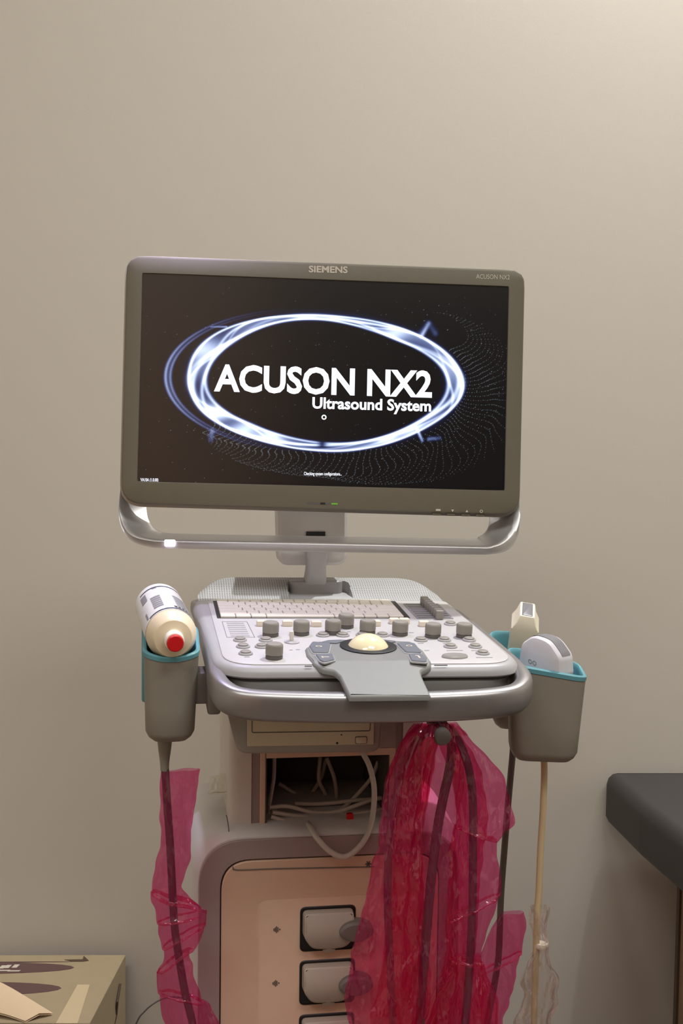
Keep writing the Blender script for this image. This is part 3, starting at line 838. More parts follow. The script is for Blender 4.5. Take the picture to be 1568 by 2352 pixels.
G().slab(rrect(e0[0] - 0.0068, e0[0] + 0.0068, e0[1] - 0.0042, e0[1] + 0.0042, 0.002), [(0, 0.172), (0, 0.1734)], front).build('button_gap', M['black'], drv)
G().slab(rrect(e0[0] - 0.0062, e0[0] + 0.0062, e0[1] - 0.0036, e0[1] + 0.0036, 0.0018), [(0, 0.172), (0, 0.1742), (0.0006, 0.1746)], front).build('eject_button', M['drive'], drv)
for (dx, dz), rr in (((0.0102, 0.8088), 0.0013), ((0.015, 0.818), 0.0008)):
    G().lathe([(rr, 0), (rr, 0.002)], (dx, -0.1718, dz), (0, -1, 0), n=12).build('drive_pinhole', M['black'], drv)
# ---- column with the open cubby
colm = G()
CF = -0.05                                              # front of the column
def pillar(x0, x1, r0, r1, z0, z1, y0, y1):
    o = rpoly([(x0, y0), (x1, y0), (x1, y1), (x0, y1)], [r0, r1, 0.002, 0.002], 6)
    return G().slab(ccw(o), [(0, z0), (0, z1)])
CB, CT = 0.664, 0.915
xl = [-0.1016, -0.0743, -0.0642, -0.0563, 0.0933]
mid = (xl[3] + xl[4]) / 2
column = pillar(xl[0], xl[1], 0.022, 0.001, CB, CT, CF, 0.16).build('column', M['column'], root, 'white column carrying the console')
def mir(x): return 2 * mid - x
pillar(mir(xl[1]), mir(xl[0]), 0.001, 0.022, CB, CT, CF, 0.16).build('column_side', M['column'], column)
for a, b in ((xl[1] + 0.0004, xl[2]), (mir(xl[2]), mir(xl[1]) - 0.0004)):
    G().box(a, b, CF + 0.002, 0.10, CB - 0.006, CT).build('column_groove', M['mauve'], column, 'dark grey vertical stripe')
for a, b in ((xl[2], xl[3] - 0.0015), (mir(xl[3]) + 0.0015, mir(xl[2]))):
    G().box(a, b, CF - 0.002, 0.10, CB - 0.004, CT, 0.001, 1).build('column_strip', M['peach'], column)
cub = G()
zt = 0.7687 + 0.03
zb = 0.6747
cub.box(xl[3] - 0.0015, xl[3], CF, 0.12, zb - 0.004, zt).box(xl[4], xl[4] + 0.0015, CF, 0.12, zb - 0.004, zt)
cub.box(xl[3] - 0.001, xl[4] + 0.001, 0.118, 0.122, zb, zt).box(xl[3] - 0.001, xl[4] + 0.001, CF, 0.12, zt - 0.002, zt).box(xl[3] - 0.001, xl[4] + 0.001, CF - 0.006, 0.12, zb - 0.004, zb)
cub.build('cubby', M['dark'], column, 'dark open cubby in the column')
zc = 0.761
G().box(xl[3] - 0.001, mir(xl[2]), CF - 0.006, -0.03, zc + 0.009, CT).build('column_header', M['mauve'], column)
G().box(xl[3] - 0.001, mir(xl[2]), CF - 0.006, -0.03, zc, zc + 0.0085).build('column_strip', M['peach'], column)
G().slab(rrect(-0.085, 0.135, -0.16, 0.14, 0.02), [(0, 0.84), (0, 0.885)]).build('console_mount', M['console_dark'], root)

# ---- base cabinet
BF = -0.09
bz0 = 0.14
bl = -0.1394; bt = 0.6743
br = 2 * mid - bl
def arch(x0, x1, z0, z1, r): return ccw(rpoly([(x0, z0), (x1, z0), (x1, z1), (x0, z1)], [0.01, 0.01, r, r], 10))
rings = []
for y, ex, zt_, r in ((BF + 0.004, 0.0, bt + 0.001, 0.056), (BF + 0.010, 0.004, bt + 0.004, 0.050), (-0.06, 0.008, bt + 0.005, 0.042), (0.0, 0.011, bt + 0.006, 0.036), (0.08, 0.013, bt + 0.008, 0.034), (0.12, 0.012, bt + 0.007, 0.036), (0.135, 0.006, bt - 0.002, 0.040), (0.14, -0.006, bt - 0.018, 0.040)):
    rings.append([(a, y, b) for a, b in arch(bl - ex, br + ex, bz0, zt_, r)])
base = G().loft(rings).build('base', M['basewhite'], root, 'off-white rounded base shell')
xi = -0.1129; zi = 0.649
w_ = xi - bl
go, gi = arch(bl + 0.0008, br - 0.0008, bz0 + 0.01, bt - 0.0008, 0.056), arch(xi - 0.0008, 2 * mid - xi + 0.0008, bz0 + 0.02, zi + 0.0008, 0.036)
g = G()
g.loft([[front(a, b, 0.08) for a, b in go], [front(a, b, 0.0895) for a, b in go], [front(a, b, 0.0902) for a, b in inset(go, 0.0008)],
        [front(a, b, 0.0902) for a, b in inset(gi, -0.0008)], [front(a, b, 0.0895) for a, b in gi], [front(a, b, 0.08) for a, b in gi]], False, False)
g.build('base_band', M['mauve'], base, 'mauve-grey arched band around the base front')
di = arch(xi + 0.0006, 2 * mid - xi - 0.0006, bz0 + 0.02, zi - 0.0006, 0.036)
G().slab(di, [(0, 0.08), (0, 0.0905), (0.0012, 0.0915)], front).build('base_front', M['peach'], base, 'beige front of the base')
G().slab(arch(bl + 0.004, br - 0.004, bz0 + 0.012, bt - 0.004, 0.054), [(0, 0.072), (0, 0.087)], front).build('seam_backing', M['black'], base)
# raised inner panel, its seam lines, connector slots
x0 = -0.0747; zp = 0.6046
pin = arch(x0, 2 * mid - x0, bz0 + 0.03, zp, 0.02)
G().slab(pin, [(-0.003, 0.0910), (0.0005, 0.0902), (0.003, 0.0908), (0.006, 0.0925)], front).build('port_panel', M['peach'], base)
sx0 = -0.0191; sx1 = 2 * mid - sx0 - 0.008
slots = [0.5906, 0.525, 0.4585]
sh = slots[0] - 0.5357
for k, zt_ in enumerate(slots + [2 * slots[2] - slots[1]]):
    zlo = zt_ - sh
    so = rrect(sx0, sx1, zlo, zt_, 0.007, 6)
    g = G().slab(so, [(0.0, 0.0930), (0.0012, 0.0938), (0.0016, 0.0926)], front)
    port = g.build('probe_port', M['black'], root, 'dark connector slot')
    # grey connector plugged in: bulging body whose underside curves away
    c = []
    mx0 = (sx0 + sx1) / 2
    co_ = ccw(rpoly([(sx0 + 0.003, zt_ - 0.004), (sx0 + 0.003, zlo + sh * 0.40), (sx0 + 0.013, zlo + sh * 0.12), (sx0 + 0.040, zlo + 0.0042), (mx0, zlo + 0.0040), (sx1 - 0.040, zlo + 0.0042), (sx1 - 0.013, zlo + sh * 0.12), (sx1 - 0.003, zlo + sh * 0.40), (sx1 - 0.003, zt_ - 0.004)], [0.006, 0.012, 0.016, 0.03, 0.03, 0.03, 0.016, 0.012, 0.006], 5))
    def cf(a, b, c):
        t = (b - zlo) / sh
        return (a, -c - (0.010 * sin(max(0, min(1, t)) * pi) if c > 0.0995 else 0), b)
    pl = G().slab(co_, [(0, 0.090), (0.0004, 0.0990), (0.0012, 0.1000), (0.0026, 0.1005)], cf, cap1=False)
    inn = inset(co_, 0.0026)
    def spn(z):
        xs = []
        for i in range(len(inn)):
            p, q_ = inn[i - 1], inn[i]
            if (p[1] - z) * (q_[1] - z) <= 0 and p[1] != q_[1]:
                xs.append(p[0] + (q_[0] - p[0]) * (z - p[1]) / (q_[1] - p[1]))
        return min(xs), max(xs)
    za, zb_ = min(p[1] for p in inn) + 1e-5, max(p[1] for p in inn) - 1e-5
    rows_ = []
    for q_ in range(25):
        z = za + (zb_ - za) * q_ / 24
        a_, b_ = spn(z)
        rows_.append([cf(a_ + (b_ - a_) * i / 6, z, 0.1005) for i in range(7)])
    pl.loft(rows_, False, False, close=False)
    pl = pl.build('connector', M['connector'], port, 'grey probe connector')
    lx0 = 0.0229; lx1 = lx0 + 0.046
    lz = zlo + sh * 0.54
    G().slab([( (lx0 + lx1) / 2 + 0.021 * cos(a * pi / 14), lz + 0.0125 * sin(a * pi / 14)) for a in range(28)], [(0.0, 0.100), (0.0005, 0.1135), (0.003, 0.1165), (0.006, 0.117)], front).build('connector_lever', M['lever'], port, 'dark oval locking lever')
    if k < 3:
        wx, wz = [(-0.0471, 0.5645), (-0.0476, 0.499), (-0.0485, 0.4326)][k]
        g = G()
        for q, (dx, hh) in enumerate(((-0.0036, 0.0030), (-0.0020, 0.0046), (-0.0003, 0.0058), (0.0014, 0.0070))):
            dx = -0.004 + q * 0.0021; hh = (0.0014, 0.0026, 0.0040, 0.0026)[q]; dx = -0.003 + q * 0.0016
            g.box(wx + dx - 0.0005, wx + dx + 0.0005, -0.0930, -0.0920, wz - hh, wz + hh)
        g.box(wx + 0.0034, wx + 0.0046, -0.0930, -0.0920, wz - 0.0008, wz + 0.0008)
        g.build('port_symbol', M['ink_dark'], base, 'small printed wave symbol')
sx, sz = (0.0627, 0.6389)
g = G()
for a in (0, 60, 120):
    ca, sa = cos(radians(a)) * 0.0036, sin(radians(a)) * 0.0036
    g.tube([(sx - ca, -0.0920, sz - sa), (sx + ca, -0.0920, sz + sa)], 0.0006, 6)
g.build('star_symbol', M['ink_dark'], base, 'small printed star mark')
# thin seam lines of the shell
def seam(pts, parent, r=0.0006):
    G().tube(spline(pts, 5), r, 6).build('seam_line', M['console_dark'], parent)
G().box(bl + 0.03, br - 0.03, 0.12, 0.36, bz0, 0.50, 0.03, 3).build('rear_housing', M['basewhite'], base)
seam([(-0.0995, -0.0925, 0.6434), (-0.0939, -0.0925, 0.639), (-0.045, -0.0925, 0.6383), (0.0703, -0.0925, 0.6352)], base)
seam([(-0.1031, -0.082, 0.6681), (-0.103, -0.07, 0.6803), (-0.104, -0.052, 0.6887), (-0.105, -0.05, 0.6913)], base)
# wheels under the base
for wx in (bl + 0.02, br - 0.02):
    for wy in (-0.05, 0.31):
        c = G().box(wx - 0.012, wx + 0.012, wy - 0.015, wy + 0.015, 0.08, 0.145, 0.004).build('caster', M['lever'], root)
        G().lathe([(0.045, -0.012), (0.05, -0.008), (0.05, 0.008), (0.045, 0.012)], (wx, wy, 0.05), (1, 0, 0)).build('wheel', M['black'], c)
# cable hook below the console
hx, hy, hz = (0.1158, -0.228, 0.8282)
hk = G()
hk.lathe([(0.006, 0.03), (0.0080, 0.012), (0.0096, 0.002), (0.0096, -0.004), (0.0078, -0.007), (0.004, -0.008)], (hx, hy, hz), (0, 1, 0.12), n=28)
hk.tube([(hx, hy + 0.028, hz + 0.003), (hx, hy + 0.08, hz + 0.008), (hx - 0.005, hy + 0.11, hz + 0.02), (hx - 0.01, hy + 0.12, hz + 0.05)], 0.006, 12)
hk.build('cable_hook', M['lever'], root, 'grey peg under the console for cables')

# ---- cup holders
def cup(name, outline_top, outline_bot, ztop, zbot, label, tilt=None, rim=0.012):
    """outline_* CCW lists of the same length; ztop may vary with the point: ztop(x, y)"""
    n = len(outline_top)
    def lerp(t): return [(a[0] * (1 - t) + b[0] * t, a[1] * (1 - t) + b[1] * t) for a, b in zip(outline_top, outline_bot)]
    def ring(t, ins, dz=0.0, z=None):
        pts = inset(lerp(t), ins)
        out = []
        for (x, y), (tx, ty) in zip(pts, outline_top):
            zt_ = ztop(tx, ty)
            out.append((x, y, (zt_ + (zbot - zt_) * t + dz) if z is None else z))
        return out
    T = 0.004
    o = G()
    o.loft([ring(0.06, T), ring(0.06, 0.0), ring(0.3, 0), ring(0.6, 0), ring(0.88, 0), ring(0.94, 0.003), ring(0.98, 0.008), ring(1.0, 0.016)], False, True)
    h = o.build(name, M['holder'], root, label)
    r = G()
    r.loft([ring(0.9, 0.006), ring(0.05, T + 0.0005), ring(0.012, T), ring(0.0, T * 0.75), ring(0.0, 0.001), ring(0.015, -0.0008), ring(0.058, -0.0008), ring(0.066, 0.0012)], True, False)
    r.build('holder_liner', M['teal'], h, 'teal rubber lining and rim')
    return h
def rr_pts(cx, cy, w, d, r, rot, n=6):
    c, s = cos(rot), sin(rot)
    return [(cx + x * c - y * s, cy + x * s + y * c) for x, y in rrect(-w / 2, w / 2, -d / 2, d / 2, r, n)]
LX0, LX1 = -0.203, -0.1427
lcx = (LX0 + LX1) / 2; lw = LX1 - LX0
zf = 0.9132
zbk = 0.9299
lbz = 0.815
hl = cup('cup_holder', rr_pts(lcx, -0.147, lw, 0.086, 0.022, 0), rr_pts(lcx - 0.001, -0.147, lw * 0.87, 0.074, 0.022, 0),
    lambda x, y: zf + (zbk + 0.006 - zf) * max(0, min(1, (y + 0.19) / 0.09)) ** 1.3 - 0.002 * math.cos((x - lcx) / lw * 6.28), lbz - 0.001, 'grey cup holder on the left of the console')
G().box(LX0 - 0.0022, LX0 + 0.008, -0.112, -0.100, lbz + 0.03, zbk + 0.006, 0.003, 2).build('holder_spine', M['teal'], hl, 'teal edge strip')
rcx = 0.2579
rtop = 0.8866
hr_rot = radians(-14)
RW = 0.088
def rz(x, y):
    t = (x - (rcx - RW / 2)) / RW
    return rtop + 0.008 - 0.014 * max(0, min(1, t)) + 0.010 * max(0, (y + 0.15) / 0.05)
hr = cup('cup_holder', rr_pts(rcx, -0.150, RW, 0.080, 0.022, hr_rot), rr_pts(rcx - 0.002, -0.150, RW * 0.86, 0.068, 0.022, hr_rot), rz, 0.7785, 'front grey cup holder on the right of the console')
rrx = 0.2567 + 0.004
rrz = 0.8906
hb = cup('cup_holder', rr_pts(rrx, -0.035, 0.072, 0.066, 0.02, hr_rot), rr_pts(rrx, -0.035, 0.06, 0.055, 0.02, hr_rot),
    lambda x, y: rrz + 0.010 * (y + 0.06) / 0.05, rrz - 0.105, 'rear grey cup holder on the right of the console')
# brackets that carry the holders on the rail
p0 = (-0.1361, -0.16, 0.8735)
G().box(LX1 - 0.006, LX1 + 0.012, -0.17, -0.13, 0.855, 0.89, 0.003).box(LX1 + 0.008, LX1 + 0.022, -0.20, -0.12, 0.85, 0.893, 0.003).build('holder_bracket', M['lever'], root)
G().box(0.17, rcx - 0.03, -0.165, -0.125, 0.845, 0.875, 0.003).box(0.17, rrx - 0.02, -0.06, -0.02, 0.85, 0.88, 0.003).build('holder_bracket', M['lever'], root)

# ================================================================== things on and around the machine
def thing(name, base, label, cat, group=None):
    """Empty at the thing's base, turned like the machine; returns (empty, frame for its parts)"""
    mw = MROOT @ Matrix.Translation(base)
    o = empty(name, mw)
    tag(o, label, cat, group)
    return o, Matrix.Translation(-Vector(base))
def solo(g_, name, m, base, label, cat, group=None, autosmooth=35):
    o = g_.build(name, m, None, None, MROOT @ Matrix.Translation(base), autosmooth)
    return tag(o, label, cat, group)
def off(base): return Matrix.Translation(-Vector(base))

# ---- gel bottle lying head-down in the left holder
cap_p = Vector((-0.169, -0.212, 0.9298))
bot_p = Vector((-0.1863, -0.045, 0.9462))
ax = (bot_p - cap_p).normalized()
LB = (bot_p - cap_p).length
bt_o, F = thing('gel_bottle', tuple(cap_p), 'white plastic gel bottle with red cap resting head-down in the left cup holder', 'bottle')
c0 = tuple(cap_p)
RB = 0.0272
G(F).lathe([(0.0105, 0.017), (0.0125, 0.0185), (0.020, 0.0205), (0.0212, 0.022), (0.0222, 0.0245), (RB - 0.001, 0.033), (RB, 0.037), (RB, LB - 0.004), (RB - 0.0015, LB - 0.001), (RB - 0.005, LB)], c0, ax, 48).build('bottle_body', M['bottlecream'], bt_o)
G(F).lathe([(0.0108, 0.0175), (0.0108, 0.010), (0.0098, 0.006), (0.0090, 0.0055)], c0, ax, 36).build('nozzle', M['bottle'], bt_o)
G(F).lathe([(0.0086, 0.0062), (0.0090, 0.0050), (0.0090, 0.0008), (0.0080, 0.0), (0.006, -0.0001)], c0, ax, 36).build('cap', M['red'], bt_o, 'red cap')
lab = G(F).lathe([(RB + 0.0003, 0.041), (RB + 0.0003, LB - 0.003)], c0, ax, 64, False, False).build('label_wrap', M['labelwhite'], bt_o, 'white printed wrap')
# printing on the wrap: navy lines and grey blocks that follow the curve
au = ax.cross(Vector((0, 1, 0))).normalized(); av = ax.cross(au)
top_dir = (Vector((0, 0, 1)) - ax * ax.z).normalized(); side = top_dir.cross(ax).normalized()
def patch(g_, a0, a1, h0, h1, rr=RB + 0.0006, n=10):
    rows_ = []
    for h in (h0, h1):
        rows_.append([cap_p + ax * h + (top_dir * cos(a0 + (a1 - a0) * k / n) + side * sin(a0 + (a1 - a0) * k / n)) * rr for k in range(n + 1)])
    g_.loft(rows_, False, False, close=False)
g = G(F); patch(g, -0.95, 0.95, 0.0440, 0.0475, n=30)
g.build('label_line', M['navy'], bt_o, 'navy line')
g = G(F); patch(g, -1.0, 1.0, LB - 0.020, LB - 0.0165, n=30)
g.build('label_line', M['navy'], bt_o, 'navy line')
g = G(F)
S_ = 1 if side.x > 0 else -1
patch(g, -0.75 * S_, -1.05 * S_, LB - 0.058, LB - 0.028)
for k in range(6): patch(g, -0.20 * S_, -0.62 * S_, 0.062 + k * 0.0085, 0.068 + k * 0.0085)
for k in range(6): patch(g, 0.32 * S_, 0.92 * S_, 0.062 + k * 0.0085, 0.067 + k * 0.0085)
for k in range(2): patch(g, -1.0 * S_, -1.1 * S_, 0.050 + k * 0.012, 0.060 + k * 0.012)
patch(g, -0.2 * S_, -0.4 * S_, LB - 0.024, LB - 0.021)
g.build('label_print', M['ink'], bt_o, 'grey printed text blocks')
g = G(F)
for k in range(5): patch(g, (0.18 + k * 0.16) * S_, (0.30 + k * 0.16) * S_, 0.052, 0.0575)
patch(g, 0.2 * S_, 0.75 * S_, 0.0495, 0.0505)
g.build('label_word', M['ink_dark'], bt_o, 'dark printed word')

# ---- left probe cable with strain relief, pink sleeve
cp = [(-0.1794, -0.15, 0.8113), (-0.1794, -0.15, 0.7942), (-0.1789, -0.15, 0.7794), (-0.1763, -0.15, 0.7375), (-0.1728, -0.15, 0.6879), (-0.1702, -0.15, 0.6381), (-0.1676, -0.15, 0.598), (-0.1627, -0.15, 0.5626), (-0.1557, -0.15, 0.5219), (-0.1472, -0.15, 0.4849), (-0.1406, -0.15, 0.4346)]
lc, F = thing('probe_cable', cp[-1], 'dark grey probe cable dropping from the left cup holder into a pink sleeve', 'cable')
G(F).tube(spline(cp[2:], 6), 0.0044, 12).build('cord', M['cabledark'], lc)
G(F).lathe([(0.0085, 0.006), (0.0080, -0.002), (0.0066, -0.014), (0.0050, -0.026), (0.0046, -0.034)], cp[0], (0.0, 0, 1), 20).build('strain_relief', M['holder'], lc, 'grey tapered strain relief')

def sleeve(g_, runs_, y0, depth, seed, sub=12, n=96, amp=0.006, edge=0.0025, pleat=0.0, folds=()):
    """flattened film tube hung along runs_ = (left x, right x, z): cell creases, lengthwise pleats, cross folds"""
    rs_ = spline(runs_, sub)
    rings = []
    pf_ = 8
    for i, (a, b, z) in enumerate(rs_):
        cxm = (a + b) / 2; hw = abs(b - a) / 2
        ring = []
        ph = 6 * noise.noise(Vector((z * 5, seed, 0.3)))
        pl = pleat * (0.6 + 0.9 * noise.noise(Vector((z * 7, seed, 4.0))))
        for k in range(n):
            t = 2 * pi * k / n
            ca, sa = cos(t), sin(t)
            xr = math.copysign(abs(ca) ** 0.8, ca)
            if pleat:
                w_ = abs(sa) ** 0.7
                xr = xr + pl * w_ * sin(pf_ * t + ph)
                xr = max(-1.0, min(1.0, xr))
            x = cxm + hw * xr
            d = depth * sa * (0.6 + 0.4 * noise.noise(Vector((z * 14, seed, seed)))) * (1 - 0.25 * abs(ca) ** 3)
            q = Vector((x * 30 + seed * 3.1, sa * 1.2 + seed, z * 17 + 6 * (x - cxm)))
            f1 = noise.voronoi(q, distance_metric='DISTANCE', exponent=2.5)[0]
            q2 = Vector((x * 75 + seed, sa * 1.5 + 9, z * 40 + seed))
            f2 = noise.voronoi(q2, distance_metric='DISTANCE', exponent=2.5)[0]
            dy = amp * ((f1[1] - f1[0]) * 1.1 - 0.4 + 0.30 * (f2[1] - f2[0]) + 0.3 * noise.noise(Vector((x * 90 + seed, sa + 3, z * 12))))
            if pleat: d += 1.2 * depth * pl * cos(pf_ * t + ph)
            x += edge * noise.noise(Vector((z * 60, seed, 1 if ca > 0 else 7))) * abs(ca)
            zz = z + 0.002 * noise.noise(Vector((x * 40, seed, 3)))
            for z0, w, sl in folds:
                u = (z - z0 - sl * (x - cxm)) / w
                zz -= 1.9 * w * u * math.exp(-u * u)
                dy -= 0.004 * math.exp(-u * u) * (1 if sa < 0 else 0.4)
            ring.append((x, y0 + d + dy, zz))
        rings.append(ring)
    g_.loft(rings, False, False)
    return g_
lr = [(-0.1836, -0.1405, 0.7774), (-0.1845, -0.1423, 0.7617), (-0.1835, -0.146, 0.7322), (-0.1839, -0.1488, 0.7025), (-0.1886, -0.1511, 0.6779), (-0.1928, -0.1568, 0.6557), (-0.1952, -0.1596, 0.6434), (-0.1952, -0.1528, 0.6333), (-0.1899, -0.1362, 0.6228), (-0.1874, -0.1313, 0.6111), (-0.186, -0.1361, 0.5942), (-0.1806, -0.1438, 0.5787), (-0.1806, -0.1515, 0.5653), (-0.1878, -0.1485, 0.5554), (-0.1872, -0.1455, 0.5397), (-0.1838, -0.1361, 0.5146), (-0.1774, -0.1188, 0.486), (-0.1725, -0.1088, 0.4601), (-0.1699, -0.1037, 0.4343)]
bs = (lr[-1][0], -0.15, lr[-1][2])
solo(sleeve(G(off(bs)), lr, -0.152, 0.012, 1.7, folds=[(z_, w_, s_) for (x_, z_), w_, s_ in zip([(-0.1731, 0.6323), (-0.1585, 0.61), (-0.1608, 0.5876), (-0.168, 0.5629), (-0.1581, 0.5195)], (0.007, 0.006, 0.006, 0.007, 0.006), (-0.5, 0.1, 0.5, 0.7, -0.4))]), 'plastic_sleeve', M['pink'], bs, 'pink plastic sleeve around the cable below the left cup holder', 'plastic sleeve', autosmooth=0)

# ---- cables inside the big pink bag, hung over the hook
def cable(name, pts, r, m, label, cat='cable', group=None, n=10, sub=7):
    b = min(pts, key=lambda p: p[2])
    return solo(G(off(b)).tube(spline(pts, sub), r, n), name, m, b, label, cat, group)
cable('probe_cable', [(0.0752, -0.19, 0.4904), (0.0695, -0.195, 0.5695), (0.0648, -0.2, 0.6463), (0.067, -0.2, 0.72), (0.0751, -0.2, 0.7686), (0.0896, -0.198, 0.8066), (0.1096, -0.195, 0.8267), (0.1246, -0.192, 0.8305), (0.1395, -0.195, 0.8191), (0.1522, -0.2, 0.7906), (0.1595, -0.2, 0.7509), (0.1612, -0.2, 0.6914), (0.1618, -0.2, 0.6166), (0.1593, -0.2, 0.5414), (0.1571, -0.2, 0.5011), (0.153, -0.2, 0.4558)], 0.0045, M['cabledark'],
      'dark cable looped over the hook, inside the big pink bag', 'cable')
cable('probe_cable', [(0.1014, -0.205, 0.4622), (0.1042, -0.205, 0.5321), (0.1083, -0.207, 0.6074), (0.1123, -0.21, 0.6725), (0.1173, -0.212, 0.722), (0.1231, -0.212, 0.7559), (0.1304, -0.208, 0.7862), (0.1364, -0.19, 0.8129), (0.1285, -0.18, 0.8304)], 0.0052, M['cabledark'],
      'thick dark cable running down the middle of the big pink bag', 'cable')
A1 = [(0.0916, 0.112, 0.8387), (0.0758, 0.1122, 0.8255), (0.065, 0.1101, 0.8064), (0.0572, 0.1057, 0.7825), (0.0528, 0.1013, 0.7585), (0.0517, 0.0983, 0.7344), (0.0492, 0.0973, 0.7102), (0.0428, 0.0977, 0.6861), (0.0374, 0.0982, 0.657), (0.0293, 0.0988, 0.623), (0.0219, 0.0979, 0.5938), (0.0175, 0.0974, 0.5645), (0.0151, 0.097, 0.5301), (0.0218, 0.0961, 0.5003), (0.0281, 0.0942, 0.4655)]
A2 = [(0.09, 0.1193, 0.8352), (0.0781, 0.1172, 0.8179), (0.0722, 0.1114, 0.789), (0.0694, 0.1086, 0.755), (0.0689, 0.1028, 0.7209), (0.0671, 0.1025, 0.6817), (0.0648, 0.1057, 0.6424), (0.0619, 0.1088, 0.6078), (0.06, 0.1119, 0.5731), (0.0566, 0.1149, 0.5433), (0.0521, 0.113, 0.5136), (0.0467, 0.1011, 0.4842), (0.0421, 0.0965, 0.4595)]
B1 = [(0.1054, 0.1274, 0.8366), (0.1033, 0.1375, 0.8191), (0.0998, 0.143, 0.7949), (0.0983, 0.1444, 0.7706), (0.0978, 0.1415, 0.7463), (0.0993, 0.1371, 0.7171), (0.099, 0.1354, 0.678), (0.0967, 0.1342, 0.6387), (0.0949, 0.1339, 0.6043), (0.0929, 0.1325, 0.5747), (0.0909, 0.123, 0.5502), (0.0839, 0.1111, 0.526), (0.0721, 0.1017, 0.4969), (0.0702, 0.0998, 0.4671)]
C1 = [(0.1206, 0.1384, 0.8343), (0.1268, 0.1516, 0.8204), (0.131, 0.1684, 0.8029), (0.1344, 0.1864, 0.7829), (0.1368, 0.1969, 0.7605), (0.1392, 0.2019, 0.7406), (0.1376, 0.2064, 0.7217), (0.1353, 0.194, 0.7131), (0.133, 0.1841, 0.7039), (0.1335, 0.1888, 0.674), (0.135, 0.1923, 0.6515), (0.1324, 0.1887, 0.6317), (0.1298, 0.1811, 0.6094), (0.1312, 0.1745, 0.5895), (0.1345, 0.1708, 0.572), (0.1359, 0.1773, 0.5516), (0.1273, 0.1869, 0.5315), (0.1166, 0.1924, 0.5114), (0.1096, 0.1905, 0.4864), (0.1077, 0.1887, 0.4511)]
C2 = [(0.1181, 0.138, 0.8314), (0.1184, 0.1509, 0.813), (0.1288, 0.1639, 0.7929), (0.1383, 0.1746, 0.7628), (0.1442, 0.1795, 0.7228), (0.1358, 0.1762, 0.6881), (0.1357, 0.1721, 0.6431), (0.1345, 0.171, 0.5978), (0.1341, 0.1686, 0.5676), (0.1285, 0.1666, 0.5425), (0.1189, 0.1635, 0.5175), (0.1104, 0.1626, 0.4873), (0.1091, 0.1609, 0.4466)]
CAPR = [(0.0957, 0.135, 0.8393), (0.089, 0.1401, 0.833), (0.0832, 0.1451, 0.8291), (0.0804, 0.1481, 0.8252), (0.0783, 0.1546, 0.8018), (0.0637, 0.1683, 0.7442)]
b = (0.09, -0.205, A1[-1][2])
g = G(off(b))
fz = lambda *p: [(z_, w_, s_) for z_, w_, s_ in p]
sleeve(g, A1, -0.222, 0.014, 3.3, amp=0.007, pleat=0.17)
sleeve(g, A2, -0.203, 0.012, 8.1, amp=0.007, pleat=0.16)
A3 = [(0.097, 0.1157, 0.832), (0.0867, 0.1088, 0.8069), (0.0799, 0.1045, 0.7729), (0.0741, 0.1016, 0.7388), (0.0713, 0.1013, 0.6995), (0.0696, 0.1022, 0.6502), (0.0663, 0.1049, 0.6106), (0.063, 0.1066, 0.5709), (0.0557, 0.1053, 0.5362), (0.0483, 0.1019, 0.5015), (0.046, 0.1007, 0.4565)]
C3 = [(0.1328, 0.1722, 0.5697), (0.1302, 0.1767, 0.5495), (0.1255, 0.1823, 0.5293), (0.1179, 0.1849, 0.5041), (0.1134, 0.1834, 0.4789), (0.1114, 0.18, 0.4486)]
sleeve(g, A3, -0.196, 0.008, 41.0, amp=0.006, pleat=0.16)
sleeve(g, C3, -0.196, 0.008, 47.0, amp=0.006, pleat=0.14)
sleeve(g, B1, -0.214, 0.011, 5.5, amp=0.005)
sleeve(g, C1, -0.206, 0.014, 11.2, amp=0.007, pleat=0.14, folds=[(0.7112, 0.008, -0.3), (0.6267, 0.006, 0.5), (0.5668, 0.007, -0.2)])
sleeve(g, C2, -0.190, 0.010, 14.9, amp=0.006, pleat=0.15)
sleeve(g, CAPR[:4], -0.218, 0.008, 17.3, amp=0.004)
solo(g, 'plastic_sleeve', M['pink'], b, 'big crumpled pink plastic sleeve looped over the hook under the console', 'plastic sleeve', autosmooth=0)

# ---- linear probe in the rear holder, its dark cable and pink sleeve
hp = (0.2638, -0.035, 0.9134)
pbs = (hp[0], hp[1], rrz - 0.03)
lp, F = thing('ultrasound_probe', pbs, 'cream block-shaped probe standing in the rear right cup holder', 'probe')
def hexa(g_, w0, d0, w1, d1, z0, z1, c0_, c1_, rot, r=0.004):
    rings = []
    for k in range(9):
        t = k / 8
        w = w0 + (w1 - w0) * t; d = d0 + (d1 - d0) * t
        cx_ = c0_[0] + (c1_[0] - c0_[0]) * t; cy_ = c0_[1] + (c1_[1] - c0_[1]) * t
        rings.append([(x, y, z0 + (z1 - z0) * t) for x, y in rr_pts(cx_, cy_, w, d, r, rot, 4)])
    g_.loft(rings)
ztop_ = (0.2663, -0.045, 0.9385)[2]
rotp = radians(72)
LEAN = Matrix.Translation((hp[0], hp[1], rrz)) @ Matrix.Rotation(radians(14), 4, 'X') @ Matrix.Rotation(radians(4), 4, 'Y') @ Matrix.Translation((-hp[0], -hp[1], -rrz))
FL = F @ LEAN
g = G(FL)
rings = []
for z, w, d in ((rrz - 0.03, 0.036, 0.030), (rrz + 0.010, 0.044, 0.033), (rrz + 0.030, 0.054, 0.034), (ztop_ - 0.010, 0.054, 0.0245), (ztop_ - 0.002, 0.052, 0.0200), (ztop_, 0.050, 0.0180)):
    rings.append([(x, y, z) for x, y in rr_pts(hp[0] + 0.001, hp[1], w, d, 0.0025, rotp, 3)])
g.loft(rings)
g.build('probe_body', M['probe'], lp, None, None, 25)
